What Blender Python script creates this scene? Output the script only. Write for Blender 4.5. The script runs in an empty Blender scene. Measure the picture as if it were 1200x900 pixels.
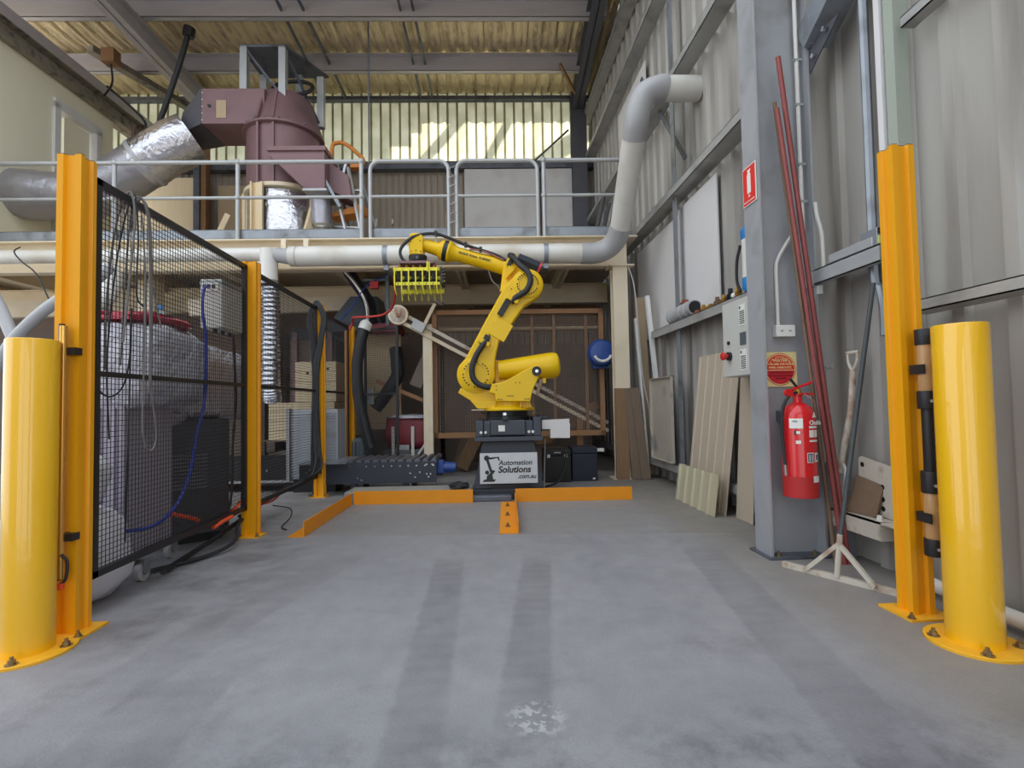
import bpy, bmesh, math, random
from mathutils import Vector, Matrix
random.seed(7)
S = bpy.context.scene
COL = S.collection
R = math.radians
YAW = R(1.9)                      # the back bay of the shed stands 1.9 degrees out of square with the side wall

# ------------------------------------------------------------------ camera, light, exposure
cam_data = bpy.data.cameras.new('camera'); cam_data.sensor_width = 36; cam_data.lens = 18.0
cam_data.clip_start = 0.05; cam_data.clip_end = 200
cam = bpy.data.objects.new('camera', cam_data); COL.objects.link(cam); S.camera = cam
psi, th, ro = 0.05724497, 0.03728989, -0.018
fwd = Vector((math.sin(psi)*math.cos(th), math.cos(psi)*math.cos(th), math.sin(th)))
r0 = Vector((math.cos(psi), -math.sin(psi), 0)); u0 = r0.cross(fwd)
rr = r0*math.cos(ro) + u0*math.sin(ro); uu = -r0*math.sin(ro) + u0*math.cos(ro)
cam.matrix_world = Matrix(((rr.x, uu.x, -fwd.x, 0), (rr.y, uu.y, -fwd.y, 0), (rr.z, uu.z, -fwd.z, 0.935), (0, 0, 0, 1)))

W = bpy.data.worlds.new('sky'); S.world = W; W.use_nodes = True
bg = W.node_tree.nodes['Background']
bg.inputs[0].default_value = (0.86, 0.93, 1.0, 1); bg.inputs[1].default_value = 1.35

sun_d = bpy.data.lights.new('sun', 'SUN'); sun_d.energy = 9.0; sun_d.angle = R(0.6); sun_d.color = (1, 0.95, 0.84)
sun = bpy.data.objects.new('sun', sun_d); COL.objects.link(sun)
sun.rotation_euler = Vector((0.10, -0.72, -0.66)).to_track_quat('-Z', 'Y').to_euler()   # low sun behind the far wall

S.view_settings.view_transform = 'Standard'; S.view_settings.look = 'None'
S.view_settings.exposure = 0.68; S.view_settings.gamma = 1.0; S.view_settings.use_curve_mapping = False
S.cycles.use_denoising = True
S.cycles.max_bounces = 8; S.cycles.diffuse_bounces = 5; S.cycles.glossy_bounces = 3; S.cycles.transmission_bounces = 4
S.cycles.transparent_max_bounces = 8; S.cycles.caustics_reflective = False; S.cycles.caustics_refractive = False

# ------------------------------------------------------------------ materials
def lin(c):
    return tuple(((x/255)/12.92 if x/255 <= .04045 else ((x/255+.055)/1.055)**2.4) for x in c)
MATS = {}
def mat(name, rgb, rough=.5, metal=0.0, var=.12, scale=6.0, bump=0.0, bscale=40.0, coat=0.0, stretch=None, dirt=None, dscale=2.0, spec=.5):
    m = bpy.data.materials.new(name); m.use_nodes = True
    nt = m.node_tree; N = nt.nodes; L = nt.links
    b = N['Principled BSDF']
    c = lin(rgb)
    tc = N.new('ShaderNodeTexCoord'); src = tc.outputs['Object']
    if stretch:
        mp = N.new('ShaderNodeMapping'); mp.inputs['Scale'].default_value = stretch
        L.new(src, mp.inputs['Vector']); src = mp.outputs['Vector']
    n = N.new('ShaderNodeTexNoise'); n.inputs['Scale'].default_value = scale; n.inputs['Detail'].default_value = 5
    L.new(src, n.inputs['Vector'])
    mx = N.new('ShaderNodeMix'); mx.data_type = 'RGBA'
    mx.inputs[6].default_value = (*[max(0, x*(1-var)) for x in c], 1); mx.inputs[7].default_value = (*[min(1, x*(1+var)) for x in c], 1)
    L.new(n.outputs['Fac'], mx.inputs[0]); out = mx.outputs[2]
    if dirt:
        n2 = N.new('ShaderNodeTexNoise'); n2.inputs['Scale'].default_value = dscale; n2.inputs['Detail'].default_value = 7
        L.new(src, n2.inputs['Vector'])
        rp = N.new('ShaderNodeMapRange'); rp.inputs[1].default_value = .52; rp.inputs[2].default_value = .72
        L.new(n2.outputs['Fac'], rp.inputs[0])
        m2 = N.new('ShaderNodeMix'); m2.data_type = 'RGBA'; m2.inputs[7].default_value = (*lin(dirt), 1)
        L.new(rp.outputs[0], m2.inputs[0]); L.new(out, m2.inputs[6]); out = m2.outputs[2]
    L.new(out, b.inputs['Base Color'])
    b.inputs['Roughness'].default_value = rough; b.inputs['Metallic'].default_value = metal
    b.inputs['Coat Weight'].default_value = coat; b.inputs['Coat Roughness'].default_value = .12
    b.inputs['Specular IOR Level'].default_value = spec
    if bump:
        n3 = N.new('ShaderNodeTexNoise'); n3.inputs['Scale'].default_value = bscale; n3.inputs['Detail'].default_value = 4
        L.new(src, n3.inputs['Vector'])
        bp = N.new('ShaderNodeBump'); bp.inputs['Strength'].default_value = bump; bp.inputs['Distance'].default_value = .02
        L.new(n3.outputs['Fac'], bp.inputs['Height']); L.new(bp.outputs[0], b.inputs['Normal'])
    MATS[name] = m
    return m
M = MATS
mat('yellow_gloss', (244, 186, 6), .38, 0, .03, 3, coat=1.0)
M['yellow_gloss'].node_tree.nodes['Principled BSDF'].inputs['Coat Roughness'].default_value = .035
mat('orange_powder', (242, 168, 10), .42, 0, .05, 5)
mat('kerb_orange', (236, 150, 14), .5, 0, .08, 7)
mat('flange_yellow', (240, 178, 40), .5, 0, .12, 14)
mat('robot_yellow', (240, 196, 2), .42, 0, .04, 4, coat=.15, spec=.35)
mat('lemon', (236, 228, 60), .45, 0, .06, 8)
mat('black_metal', (34, 33, 36), .45, 0, .15, 8)
mat('black_rubber', (38, 39, 43), .55, 0, .2, 10)
mat('charcoal', (52, 56, 66), .5, 0, .12, 8)
mat('base_grey', (66, 70, 80), .45, 0, .1, 6)
mat('pedestal_grey', (40, 44, 54), .5, 0, .1, 6)
mat('galv', (150, 156, 164), .42, .45, .16, 9, dirt=(118, 120, 122), dscale=5)
mat('galv_dark', (104, 108, 118), .45, .35, .18, 9, dirt=(76, 76, 82), dscale=4)
mat('galv_light', (182, 184, 186), .4, .3, .1, 9)
mat('steel_column', (174, 176, 181), .5, .25, .14, 4, dirt=(142, 140, 138), dscale=2.5)
mat('beam_dark', (92, 92, 100), .5, .2, .15, 4)
mat('purlin', (198, 193, 198), .5, .25, .12, 3, stretch=(.5, 3, 3))
mat('bolt', (150, 132, 100), .35, .8, .2, 30)
mat('chrome', (205, 205, 205), .2, .9, .05, 10)
mat('cream_steel', (234, 220, 194), .5, 0, .07, 4, dirt=(212, 192, 158), dscale=2)
mat('cream_timber', (234, 214, 178), .6, 0, .1, 4, stretch=(6, 6, .6))
mat('white_pvc', (228, 226, 220), .35, 0, .05, 3, dirt=(206, 198, 184), dscale=2)
mat('grey_pvc', (176, 176, 178), .4, 0, .06, 4)
mat('maroon', (134, 104, 108), .5, .1, .12, 5, dirt=(116, 92, 97), dscale=2.5)
mat('foil', (205, 205, 212), .22, .92, .1, 6, bump=.9, bscale=14)
mat('foil_dull', (170, 168, 176), .38, .75, .15, 5, bump=.7, bscale=9)
mat('red_gloss', (216, 28, 34), .25, 0, .05, 4, coat=.5)
mat('red_dull', (186, 40, 40), .5, 0, .12, 6)
mat('rod_red', (146, 74, 70), .55, .1, .2, 12)
mat('white_board', (224, 222, 222), .6, 0, .04, 2, dirt=(206, 200, 196), dscale=1.5)
mat('white_plain', (236, 236, 234), .5, 0, .03, 5)
mat('timber', (142, 112, 82), .7, 0, .25, 7, stretch=(8, 8, .7), bump=.2)
mat('timber_grey', (126, 108, 92), .75, 0, .22, 7, stretch=(8, 8, .7), bump=.2)
mat('timber_brown', (160, 118, 82), .65, 0, .15, 6, stretch=(5, 5, 5))
mat('plywood', (176, 150, 122), .7, 0, .1, 3)
mat('tan_board', (190, 168, 138), .7, 0, .12, 3)
mat('rusty_panel', (190, 182, 168), .6, .1, .1, 6, dirt=(112, 118, 126), dscale=3)
mat('rusty_white', (206, 198, 184), .6, .1, .1, 8, dirt=(150, 100, 66), dscale=9)
mat('rust', (128, 104, 84), .75, .1, .2, 12, dirt=(100, 78, 60), dscale=6)
mat('blue_plastic', (38, 132, 204), .4, 0, .08, 6)
mat('blue_paint', (48, 82, 156), .4, 0, .1, 6)
mat('blue_hose', (40, 62, 150), .45, 0, .1, 12)
mat('teal_grey', (90, 100, 108), .5, .1, .12, 7)
mat('navy_box', (28, 36, 52), .5, 0, .12, 6)
mat('brass', (196, 154, 72), .35, .8, .2, 20)
mat('copper', (164, 104, 84), .45, .6, .2, 20)
mat('cable_grey', (112, 108, 106), .55, 0, .2, 18)
mat('orange_hose', (226, 84, 44), .5, 0, .1, 12)
mat('red_hose', (196, 62, 52), .5, 0, .1, 12)
mat('box_grey', (206, 206, 200), .45, 0, .04, 5)
mat('label_white', (238, 238, 232), .5, 0, .02, 5)
mat('sack', (232, 232, 240), .7, 0, .08, 9, bump=.4, bscale=10)
mat('cabinet_grey', (164, 158, 172), .6, 0, .12, 4)
mat('cabinet_black', (72, 72, 78), .55, 0, .12, 5)
mat('louver', (178, 182, 190), .5, .2, .06, 5)
mat('dark_void', (128, 116, 108), .8, 0, .25, 3)  # dull brown that paints the dimness deep under the mezzanine
mat('dark_brown', (112, 97, 88), .75, 0, .2, 3)
mat('screen_wire', (152, 134, 122), .6, .2, .1, 8)
mat('pink', (222, 72, 92), .45, 0, .05, 5)
mat('sign_red', (228, 48, 40), .45, 0, .04, 5)
mat('sign_dark_red', (208, 40, 52), .45, 0, .04, 5)
mat('sign_cream', (240, 224, 160), .45, 0, .05, 8)
mat('ink', (24, 24, 26), .5, 0, .05, 5)
mat('stepladder_alu', (196, 198, 202), .4, .5, .08, 8)
mat('stepladder_orange', (214, 132, 48), .5, 0, .1, 7)
mat('partition', (244, 238, 214), .7, 0, .04, 1.5)
mat('eave_beam', (150, 142, 128), .7, .1, .25, 7, dirt=(82, 78, 78), dscale=8)
mat('pale_yellow', (206, 214, 120), .45, 0, .05, 8)
mat('plate_steel', (186, 182, 172), .45, .4, .08, 3)
mat('post_green', (166, 174, 162), .55, 0, .05, 3)
mat('bag_red', (134, 52, 62), .5, 0, .12, 6)
mat('roller', (104, 108, 118), .35, .4, .1, 6)
mat('gold_tube', (222, 168, 84), .2, .8, .05, 5)
mat('front_wall', (74, 74, 78), .7, 0, .1, 2)
mat('girt_galv', (178, 178, 176), .45, .25, .12, 9, dirt=(150, 148, 144), dscale=4)
mat('cover_red', (190, 52, 72), .3, 0, .08, 6)
mat('louver_dark', (112, 112, 120), .5, .1, .1, 6)
mat('dark_handle', (74, 80, 82), .5, .1, .12, 9)
mat('gravel', (150, 146, 138), .9, 0, .2, 3)

def sheet_mat(name, rgb, dirt, foil=False):
    m = mat(name, rgb, .5, .1, .08, 3, stretch=(2, 2, .25), dirt=dirt, dscale=2.2)
    return m
sheet_mat('cladding', (176, 172, 166), (146, 140, 134))
sheet_mat('cladding_back', (168, 156, 142), (148, 136, 124))
mat('roof_foil', (232, 212, 176), .32, .6, .2, 2.2, bump=1.0, bscale=16, dirt=(170, 150, 124), dscale=3, stretch=(3, .8, 1))

def translucent_sheet():
    m = bpy.data.materials.new('translucent_sheet'); m.use_nodes = True
    nt = m.node_tree; N = nt.nodes; L = nt.links; N.remove(N['Principled BSDF'])
    tc = N.new('ShaderNodeTexCoord'); n = N.new('ShaderNodeTexNoise'); n.inputs['Scale'].default_value = 2.5; n.inputs['Detail'].default_value = 6
    L.new(tc.outputs['Object'], n.inputs['Vector'])
    r = N.new('ShaderNodeValToRGB'); r.color_ramp.elements[0].position = .35; r.color_ramp.elements[1].position = .65
    r.color_ramp.elements[0].color = (.66, .66, .54, 1); r.color_ramp.elements[1].color = (.84, .84, .74, 1)
    L.new(n.outputs['Fac'], r.inputs[0])
    t = N.new('ShaderNodeBsdfTranslucent'); d = N.new('ShaderNodeBsdfDiffuse'); mx = N.new('ShaderNodeMixShader'); mx.inputs[0].default_value = .32
    L.new(r.outputs[0], t.inputs[0]); L.new(r.outputs[0], d.inputs[0])
    L.new(t.outputs[0], mx.inputs[1]); L.new(d.outputs[0], mx.inputs[2]); L.new(mx.outputs[0], N['Material Output'].inputs[0])
    M['translucent_sheet'] = m
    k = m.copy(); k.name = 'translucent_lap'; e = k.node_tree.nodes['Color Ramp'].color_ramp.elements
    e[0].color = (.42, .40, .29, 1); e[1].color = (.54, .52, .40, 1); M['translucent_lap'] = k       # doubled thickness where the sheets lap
translucent_sheet()

def clear_wrap(name, rgb, trans, rough, bump, bscale):
    m = bpy.data.materials.new(name); m.use_nodes = True
    nt = m.node_tree; N = nt.nodes; L = nt.links; b = N['Principled BSDF']
    b.inputs['Base Color'].default_value = (*lin(rgb), 1); b.inputs['Roughness'].default_value = rough
    b.inputs['Transmission Weight'].default_value = trans
    tc = N.new('ShaderNodeTexCoord'); n = N.new('ShaderNodeTexNoise'); n.inputs['Scale'].default_value = bscale; n.inputs['Detail'].default_value = 6; n.inputs['Distortion'].default_value = 1.2
    L.new(tc.outputs['Object'], n.inputs['Vector'])
    bp = N.new('ShaderNodeBump'); bp.inputs['Strength'].default_value = bump; bp.inputs['Distance'].default_value = .05
    L.new(n.outputs['Fac'], bp.inputs['Height']); L.new(bp.outputs[0], b.inputs['Normal'])
    M[name] = m
clear_wrap('shrink_wrap', (206, 206, 218), 0.0, .14, 1.0, 11)
clear_wrap('clear_plastic', (200, 225, 235), .8, .1, .1, 5)
clear_wrap('sensor_window', (226, 176, 120), .35, .15, .05, 5)
clear_wrap('fibreglass', (218, 202, 180), .25, .35, .1, 4)
clear_wrap('fibreglass_yellow', (226, 218, 186), .35, .3, .1, 4)

def floor_mat():
    m = bpy.data.materials.new('concrete'); m.use_nodes = True
    nt = m.node_tree; N = nt.nodes; L = nt.links; b = N['Principled BSDF']
    tc = N.new('ShaderNodeTexCoord'); P = tc.outputs['Object']
    def noise(s, d=6, rough=.6, vec=None):
        n = N.new('ShaderNodeTexNoise'); n.inputs['Scale'].default_value = s; n.inputs['Detail'].default_value = d; n.inputs['Roughness'].default_value = rough
        L.new(vec or P, n.inputs['Vector']); return n.outputs['Fac']
    def mth(op, a, bb=None, c=None):
        n = N.new('ShaderNodeMath'); n.operation = op
        for i, v in enumerate((a, bb, c)):
            if v is None: continue
            if hasattr(v, 'links'): L.new(v, n.inputs[i])
            else: n.inputs[i].default_value = v
        return n.outputs[0]
    def rng(v, a, bb, c=0., d=1.):
        n = N.new('ShaderNodeMapRange'); n.interpolation_type = 'SMOOTHSTEP'
        L.new(v, n.inputs[0]); n.inputs[1].default_value = a; n.inputs[2].default_value = bb; n.inputs[3].default_value = c; n.inputs[4].default_value = d
        return n.outputs[0]
    def mixc(f, a, col):
        n = N.new('ShaderNodeMix'); n.data_type = 'RGBA'; L.new(f, n.inputs[0]); L.new(a, n.inputs[6]); n.inputs[7].default_value = (*lin(col), 1); return n.outputs[2]
    r = N.new('ShaderNodeValToRGB'); r.color_ramp.elements[0].position = .3; r.color_ramp.elements[1].position = .7
    r.color_ramp.elements[0].color = (*lin((136, 136, 142)), 1); r.color_ramp.elements[1].color = (*lin((160, 159, 162)), 1)
    L.new(mth('ADD', mth('MULTIPLY', noise(1.1), .55), mth('MULTIPLY', noise(9, 8), .45)), r.inputs[0]); col = r.outputs[0]
    sx = N.new('ShaderNodeSeparateXYZ'); L.new(P, sx.inputs[0]); X, Y = sx.outputs[0], sx.outputs[1]
    edge = mth('MULTIPLY', mth('SUBTRACT', noise(14, 6), .5), .05)
    def stripe(x0, slope, w, y0, y1, strength):
        cx = mth('ADD', mth('MULTIPLY', Y, slope), x0)
        d = mth('ABSOLUTE', mth('ADD', mth('SUBTRACT', X, cx), edge))
        a = rng(d, w-.015, w+.015, 1, 0)
        a = mth('MULTIPLY', a, mth('MULTIPLY', rng(Y, y0-.1, y0+.25), rng(Y, y1-.12, y1+.06, 1, 0)))
        return mth('MULTIPLY', a, mth('MULTIPLY', strength, rng(noise(3.5), .25, .7, .45, 1)))
    tread = mth('MULTIPLY', rng(mth('SINE', mth('MULTIPLY', Y, 75)), -.4, .5, .85, 1), 1)
    for a in ((-.21, 0.0, .085, .3, 3.15, .5), (-.10, .132, .085, 1.4, 3.1, .5), (.86, .155, .12, .6, 3.25, .42), (-1.75, .27, .13, .9, 3.3, .28), (-.92, -.06, .16, 0.2, 1.9, .45)):
        col = mixc(mth('MULTIPLY', stripe(*a), tread), col, (104, 103, 107))
    # dirt blotches, worn into the slab where vehicles turn
    blot = mth('MULTIPLY', rng(noise(1.6, 8, .7), .52, .74), rng(Y, 1.2, 2.6, .75, .25))
    col = mixc(blot, col, (96, 95, 99))
    left = mth('MULTIPLY', rng(X, -1.6, -.6, 1, 0), rng(noise(2.2, 7, .65), .42, .66, 0, .8))
    col = mixc(left, col, (104, 101, 104))
    front = mth('MULTIPLY', rng(Y, 1.3, 1.75, 1, 0), rng(noise(4.5, 8, .7), .4, .65, 0, .75))
    col = mixc(front, col, (98, 98, 104))
    # older, browner slab at the back behind the pour joint
    j = mth('ADD', mth('SUBTRACT', Y, 3.68), mth('MULTIPLY', X, .1))
    col = mixc(mth('MULTIPLY', rng(mth('ADD', j, edge), -.02, .03), rng(noise(2.2), .3, .7, .25, .6)), col, (142, 136, 130))
    right = mth('MULTIPLY', rng(mth('ADD', X, mth('MULTIPLY', edge, 3)), 1.2, 1.6), .5)
    col = mixc(right, col, (134, 124, 108))
    jl = mth('MULTIPLY', rng(mth('ABSOLUTE', mth('ADD', j, mth('MULTIPLY', edge, .3))), .004, .012, 1, 0), .35)
    col = mixc(jl, col, (170, 168, 166))
    col = mixc(mth('MULTIPLY', rng(noise(160, 3, .8), .45, .7), .22), col, (92, 92, 96))
    spk = mth('MULTIPLY', rng(noise(26, 4, .7), .70, .76), .7)
    col = mixc(spk, col, (96, 94, 94))
    spot = mth('MULTIPLY', rng(mth('ADD', mth('POWER', mth('SUBTRACT', X, .145), 2.0), mth('POWER', mth('SUBTRACT', Y, 1.55), 2.0)), .0, .012, 1, 0), rng(noise(30, 5), .5, .56))
    col = mixc(spot, col, (176, 176, 178))
    L.new(col, b.inputs['Base Color'])
    L.new(rng(noise(5), .3, .7, .55, .8), b.inputs['Roughness'])
    bp = N.new('ShaderNodeBump'); bp.inputs['Strength'].default_value = .25; bp.inputs['Distance'].default_value = .01
    L.new(noise(90, 6, .7), bp.inputs['Height']); L.new(bp.outputs[0], b.inputs['Normal'])
    M['concrete'] = m
floor_mat()

# ------------------------------------------------------------------ builders
FR = ['A']
ORG = {}
def frame(f): FR[0] = f
def place(o, loc, rz=0.0):
    loc = Vector(loc); a = 0.0
    if FR[0] == 'B':
        a = -YAW; c, s = math.cos(YAW), math.sin(YAW)
        loc = Vector((loc.x*c + loc.y*s, -loc.x*s + loc.y*c, loc.z))
    o.location = loc; o.rotation_euler = (0, 0, a + rz)
def tag(o, label=None, cat=None, group=None, kind=None):
    if label: o['label'] = label
    if cat: o['category'] = cat
    if group: o['group'] = group
    if kind: o['kind'] = kind
    return o
def thing(name, label, cat, loc=(0, 0, 0), group=None, kind=None):
    o = bpy.data.objects.new(name, None); o.empty_display_size = .1; COL.objects.link(o)
    ORG[o.name] = Vector(loc); place(o, loc)
    return tag(o, label, cat, group, kind)
def dup(o, delta=(0, 0, 0), label=None, parent=None, rz=None):
    c = o.copy(); COL.objects.link(c)
    if parent is not None: c.parent = parent
    else:
        d = Vector(delta)
        if FR[0] == 'B':
            k, s = math.cos(YAW), math.sin(YAW); d = Vector((d.x*k + d.y*s, -d.x*s + d.y*k, d.z))
        c.location = o.location + d
        if rz is not None: c.rotation_euler = (o.rotation_euler[0], o.rotation_euler[1], o.rotation_euler[2] + rz)
    if label: c['label'] = label
    ORG[c.name] = ORG.get(o.name, Vector()) + Vector(delta)
    for ch in list(o.children): dup(ch, parent=c)
    return c
def dup_part(o, delta):                      # a copy of a part under the same thing, shifted in the thing's own axes
    c = o.copy(); COL.objects.link(c); c.parent = o.parent; c.location = o.location + Vector(delta)
    ORG[c.name] = ORG[o.name]
    return c

def smooth_path(pts, n=8):
    P = [Vector(p) for p in pts]
    if len(P) < 3: return P
    P = [P[0]*2-P[1]] + P + [P[-1]*2-P[-2]]
    out = []
    for i in range(1, len(P)-2):
        a, b, c, d = P[i-1:i+3]
        for k in range(n):
            t = k/n
            out.append(.5*((2*b) + (c-a)*t + (2*a-5*b+4*c-d)*t*t + (3*b-a-3*c+d)*t**3))
    out.append(P[-2]); return out

class MB:
    def __init__(s): s.v = []; s.f = []; s.mi = []; s.mats = []; s.cur = 0
    def use(s, m):
        if m not in s.mats: s.mats.append(m)
        s.cur = s.mats.index(m); return s
    def add(s, vs, fs):
        o = len(s.v); s.v += [Vector(v) for v in vs]
        for f in fs: s.f.append([i+o for i in f]); s.mi.append(s.cur)
        return s
    def box(s, x0, x1, y0, y1, z0, z1):
        return s.add([(x, y, z) for x in (x0, x1) for y in (y0, y1) for z in (z0, z1)],
                     [(0, 1, 3, 2), (4, 6, 7, 5), (0, 4, 5, 1), (2, 3, 7, 6), (0, 2, 6, 4), (1, 5, 7, 3)])
    def cbox(s, c, d, rot=None):
        vs = [Vector((x*d[0]/2, y*d[1]/2, z*d[2]/2)) for x in (-1, 1) for y in (-1, 1) for z in (-1, 1)]
        if rot is not None: vs = [rot @ v for v in vs]
        return s.add([v + Vector(c) for v in vs], [(0, 1, 3, 2), (4, 6, 7, 5), (0, 4, 5, 1), (2, 3, 7, 6), (0, 2, 6, 4), (1, 5, 7, 3)])
    def bar(s, p, q, w, h, up=(0, 0, 1)):
        p, q = Vector(p), Vector(q); d = (q-p).normalized(); up = Vector(up)
        if abs(d.dot(up)) > .98: up = Vector((0, 1, 0))
        a = d.cross(up).normalized(); b = a.cross(d).normalized()
        vs = []
        for e in (p, q):
            vs += [e - a*w/2 - b*h/2, e + a*w/2 - b*h/2, e + a*w/2 + b*h/2, e - a*w/2 + b*h/2]
        return s.add(vs, [(3, 2, 1, 0), (4, 5, 6, 7), (0, 1, 5, 4), (1, 2, 6, 5), (2, 3, 7, 6), (3, 0, 4, 7)])
    def tube(s, pts, r, seg=10, cap=True):
        P = [Vector(p) for p in pts]; n = len(P)
        rs = r if isinstance(r, (list, tuple)) else [r]*n
        T = []
        for i in range(n):
            a = P[max(0, i-1)]; b = P[min(n-1, i+1)]; T.append((b-a).normalized() if (b-a).length > 1e-9 else Vector((0, 0, 1)))
        up = Vector((0, 0, 1)) if abs(T[0].z) < .9 else Vector((0, 1, 0))
        A = T[0].cross(up).normalized(); vs = []
        for i in range(n):
            if i: A = (A - T[i]*A.dot(T[i])).normalized()
            B = T[i].cross(A)
            vs += [P[i] + (A*math.cos(2*math.pi*k/seg) + B*math.sin(2*math.pi*k/seg))*rs[i] for k in range(seg)]
        fs = [(i*seg+k, i*seg+(k+1) % seg, (i+1)*seg+(k+1) % seg, (i+1)*seg+k) for i in range(n-1) for k in range(seg)]
        if cap: fs += [tuple(range(seg-1, -1, -1)), tuple(range((n-1)*seg, n*seg))]
        return s.add(vs, fs)
    def cyl(s, p, q, r, seg=16, r2=None): return s.tube([p, q], [r, r if r2 is None else r2], seg)
    def lathe(s, prof, o, axis=(0, 0, 1), seg=24):
        o = Vector(o); ax = Vector(axis).normalized(); u = Vector((1, 0, 0)) if abs(ax.x) < .9 else Vector((0, 1, 0))
        a = ax.cross(u).normalized(); b = ax.cross(a); vs = []
        for (r, h) in prof: vs += [o + ax*h + (a*math.cos(2*math.pi*k/seg) + b*math.sin(2*math.pi*k/seg))*max(r, 1e-4) for k in range(seg)]
        n = len(prof)
        fs = [(i*seg+k, i*seg+(k+1) % seg, (i+1)*seg+(k+1) % seg, (i+1)*seg+k) for i in range(n-1) for k in range(seg)]
        fs += [tuple(range(seg-1, -1, -1)), tuple(range((n-1)*seg, n*seg))]
        return s.add(vs, fs)
    def prism(s, poly, o, u, v, d):
        """polygon poly in axes u, v from o, pushed along vector d"""
        o, u, v, d = Vector(o), Vector(u), Vector(v), Vector(d); n = len(poly)
        vs = [o + u*x + v*y for x, y in poly]; vs += [w + d for w in vs]
        return s.add(vs, [tuple(range(n)), tuple(range(2*n-1, n-1, -1))] + [(i, (i+1) % n, n+(i+1) % n, n+i) for i in range(n)])
    def xz(s, poly, y0, y1): return s.prism(poly, (0, y0, 0), (1, 0, 0), (0, 0, 1), (0, y1-y0, 0))
    def xy(s, poly, z0, z1): return s.prism(poly, (0, 0, z0), (1, 0, 0), (0, 1, 0), (0, 0, z1-z0))
    def yz(s, poly, x0, x1): return s.prism(poly, (x0, 0, 0), (0, 1, 0), (0, 0, 1), (x1-x0, 0, 0))
    def ball(s, c, r, seg=12, rings=8, sq=(1, 1, 1)):
        prof = [(math.sin(math.pi*i/rings)*r, -math.cos(math.pi*i/rings)*r) for i in range(rings+1)]
        k = len(s.v); s.lathe(prof, (0, 0, 0), (0, 0, 1), seg)
        for i in range(k, len(s.v)): s.v[i] = Vector((s.v[i].x*sq[0]+c[0], s.v[i].y*sq[1]+c[1], s.v[i].z*sq[2]+c[2]))
        return s
    def lump(s, c, d, p=3.0, seg=20, rings=14, jit=.03, seed=0):
        """soft bag shape: superellipsoid with dents"""
        rnd = random.Random(seed); ph = [rnd.uniform(0, 6.3) for _ in range(6)]; vs = []
        f = lambda t: math.copysign(abs(t)**(2/p), t)
        for i in range(rings+1):
            a = -math.pi/2 + math.pi*i/rings
            for k in range(seg):
                b = 2*math.pi*k/seg
                w = 1 + jit*(math.sin(3*b+ph[0]+2*a) + math.sin(5*b+ph[1]-3*a) + math.sin(7*a+ph[2]+2*b) + .6*math.sin(11*b+ph[3]+5*a))
                vs.append((c[0]+d[0]/2*f(math.cos(a))*f(math.cos(b))*w, c[1]+d[1]/2*f(math.cos(a))*f(math.sin(b))*w, c[2]+d[2]/2*f(math.sin(a))*w))
        fs = [(i*seg+k, i*seg+(k+1) % seg, (i+1)*seg+(k+1) % seg, (i+1)*seg+k) for i in range(rings) for k in range(seg)]
        return s.add(vs, fs)
    def build(s, name, m, parent=None, label=None, cat=None, group=None, kind=None, base=None, smooth=False, bevel=0.0, bseg=2, auto=True):
        me = bpy.data.meshes.new(name)
        if parent is not None: org = ORG[parent.name]
        elif base is not None: org = Vector(base)
        else:
            xs = [v.x for v in s.v]; ys = [v.y for v in s.v]; zs = [v.z for v in s.v]
            org = Vector(((min(xs)+max(xs))/2, (min(ys)+max(ys))/2, min(zs)))
        me.from_pydata([tuple(v-org) for v in s.v], [], s.f); me.update()
        bm = bmesh.new(); bm.from_mesh(me); bmesh.ops.recalc_face_normals(bm, faces=bm.faces); bm.to_mesh(me); bm.free()
        if s.mats:
            for mm in s.mats: me.materials.append(M[mm])
            for p, i in zip(me.polygons, s.mi): p.material_index = i
        else: me.materials.append(M[m] if isinstance(m, str) else m)
        if smooth:
            me.polygons.foreach_set('use_smooth', [True]*len(me.polygons)); 
            try: me.set_sharp_from_angle(angle=R(38))
            except Exception: pass
        o = bpy.data.objects.new(name, me); COL.objects.link(o); ORG[o.name] = org
        if parent is not None: o.parent = parent
        else: place(o, org)
        if bevel:
            b = o.modifiers.new('bevel', 'BEVEL'); b.width = bevel; b.segments = bseg; b.limit_method = 'ANGLE'; b.angle_limit = R(40)
        return tag(o, label, cat, group, kind)

def text(body, size, o, u, v, parent, m='ink', align='LEFT', bold=0.0, name='lettering', shear=0.0, ext=.0006):
    """flat printed lettering: origin o, reading along u, up along v (frame axes), fixed to parent"""
    cu = bpy.data.curves.new(name, 'FONT'); cu.body = body; cu.size = size; cu.align_x = align; cu.extrude = ext; cu.offset = bold; cu.shear = shear
    cu.materials.append(M[m]); ob = bpy.data.objects.new(name, cu); COL.objects.link(ob); ob.parent = parent
    u, v = Vector(u).normalized(), Vector(v).normalized(); w = u.cross(v)
    p = Vector(o) - ORG[parent.name]
    ob.matrix_local = Matrix(((u.x, v.x, w.x, p.x), (u.y, v.y, w.y, p.y), (u.z, v.z, w.z, p.z), (0, 0, 0, 1)))
    ORG[ob.name] = ORG[parent.name]
    return ob
def arc(cx, cy, r, a0, a1, n):
    return [(cx + r*math.cos(R(a0+(a1-a0)*i/n)), cy + r*math.sin(R(a0+(a1-a0)*i/n))) for i in range(n+1)]
def nut(p, r=.011, h=.014, parent=None, axis=(0, 0, 1), m='bolt'):
    p = Vector(p); ax = Vector(axis)
    b = MB(); b.lathe([(r*1.6, 0), (r*1.6, .003)], p, ax, 12); b.lathe([(r, .003), (r, h)], p, ax, 6); b.lathe([(r*.5, h), (r*.5, h+.012)], p, ax, 8)
    return b.build('bolt', m, parent)
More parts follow.
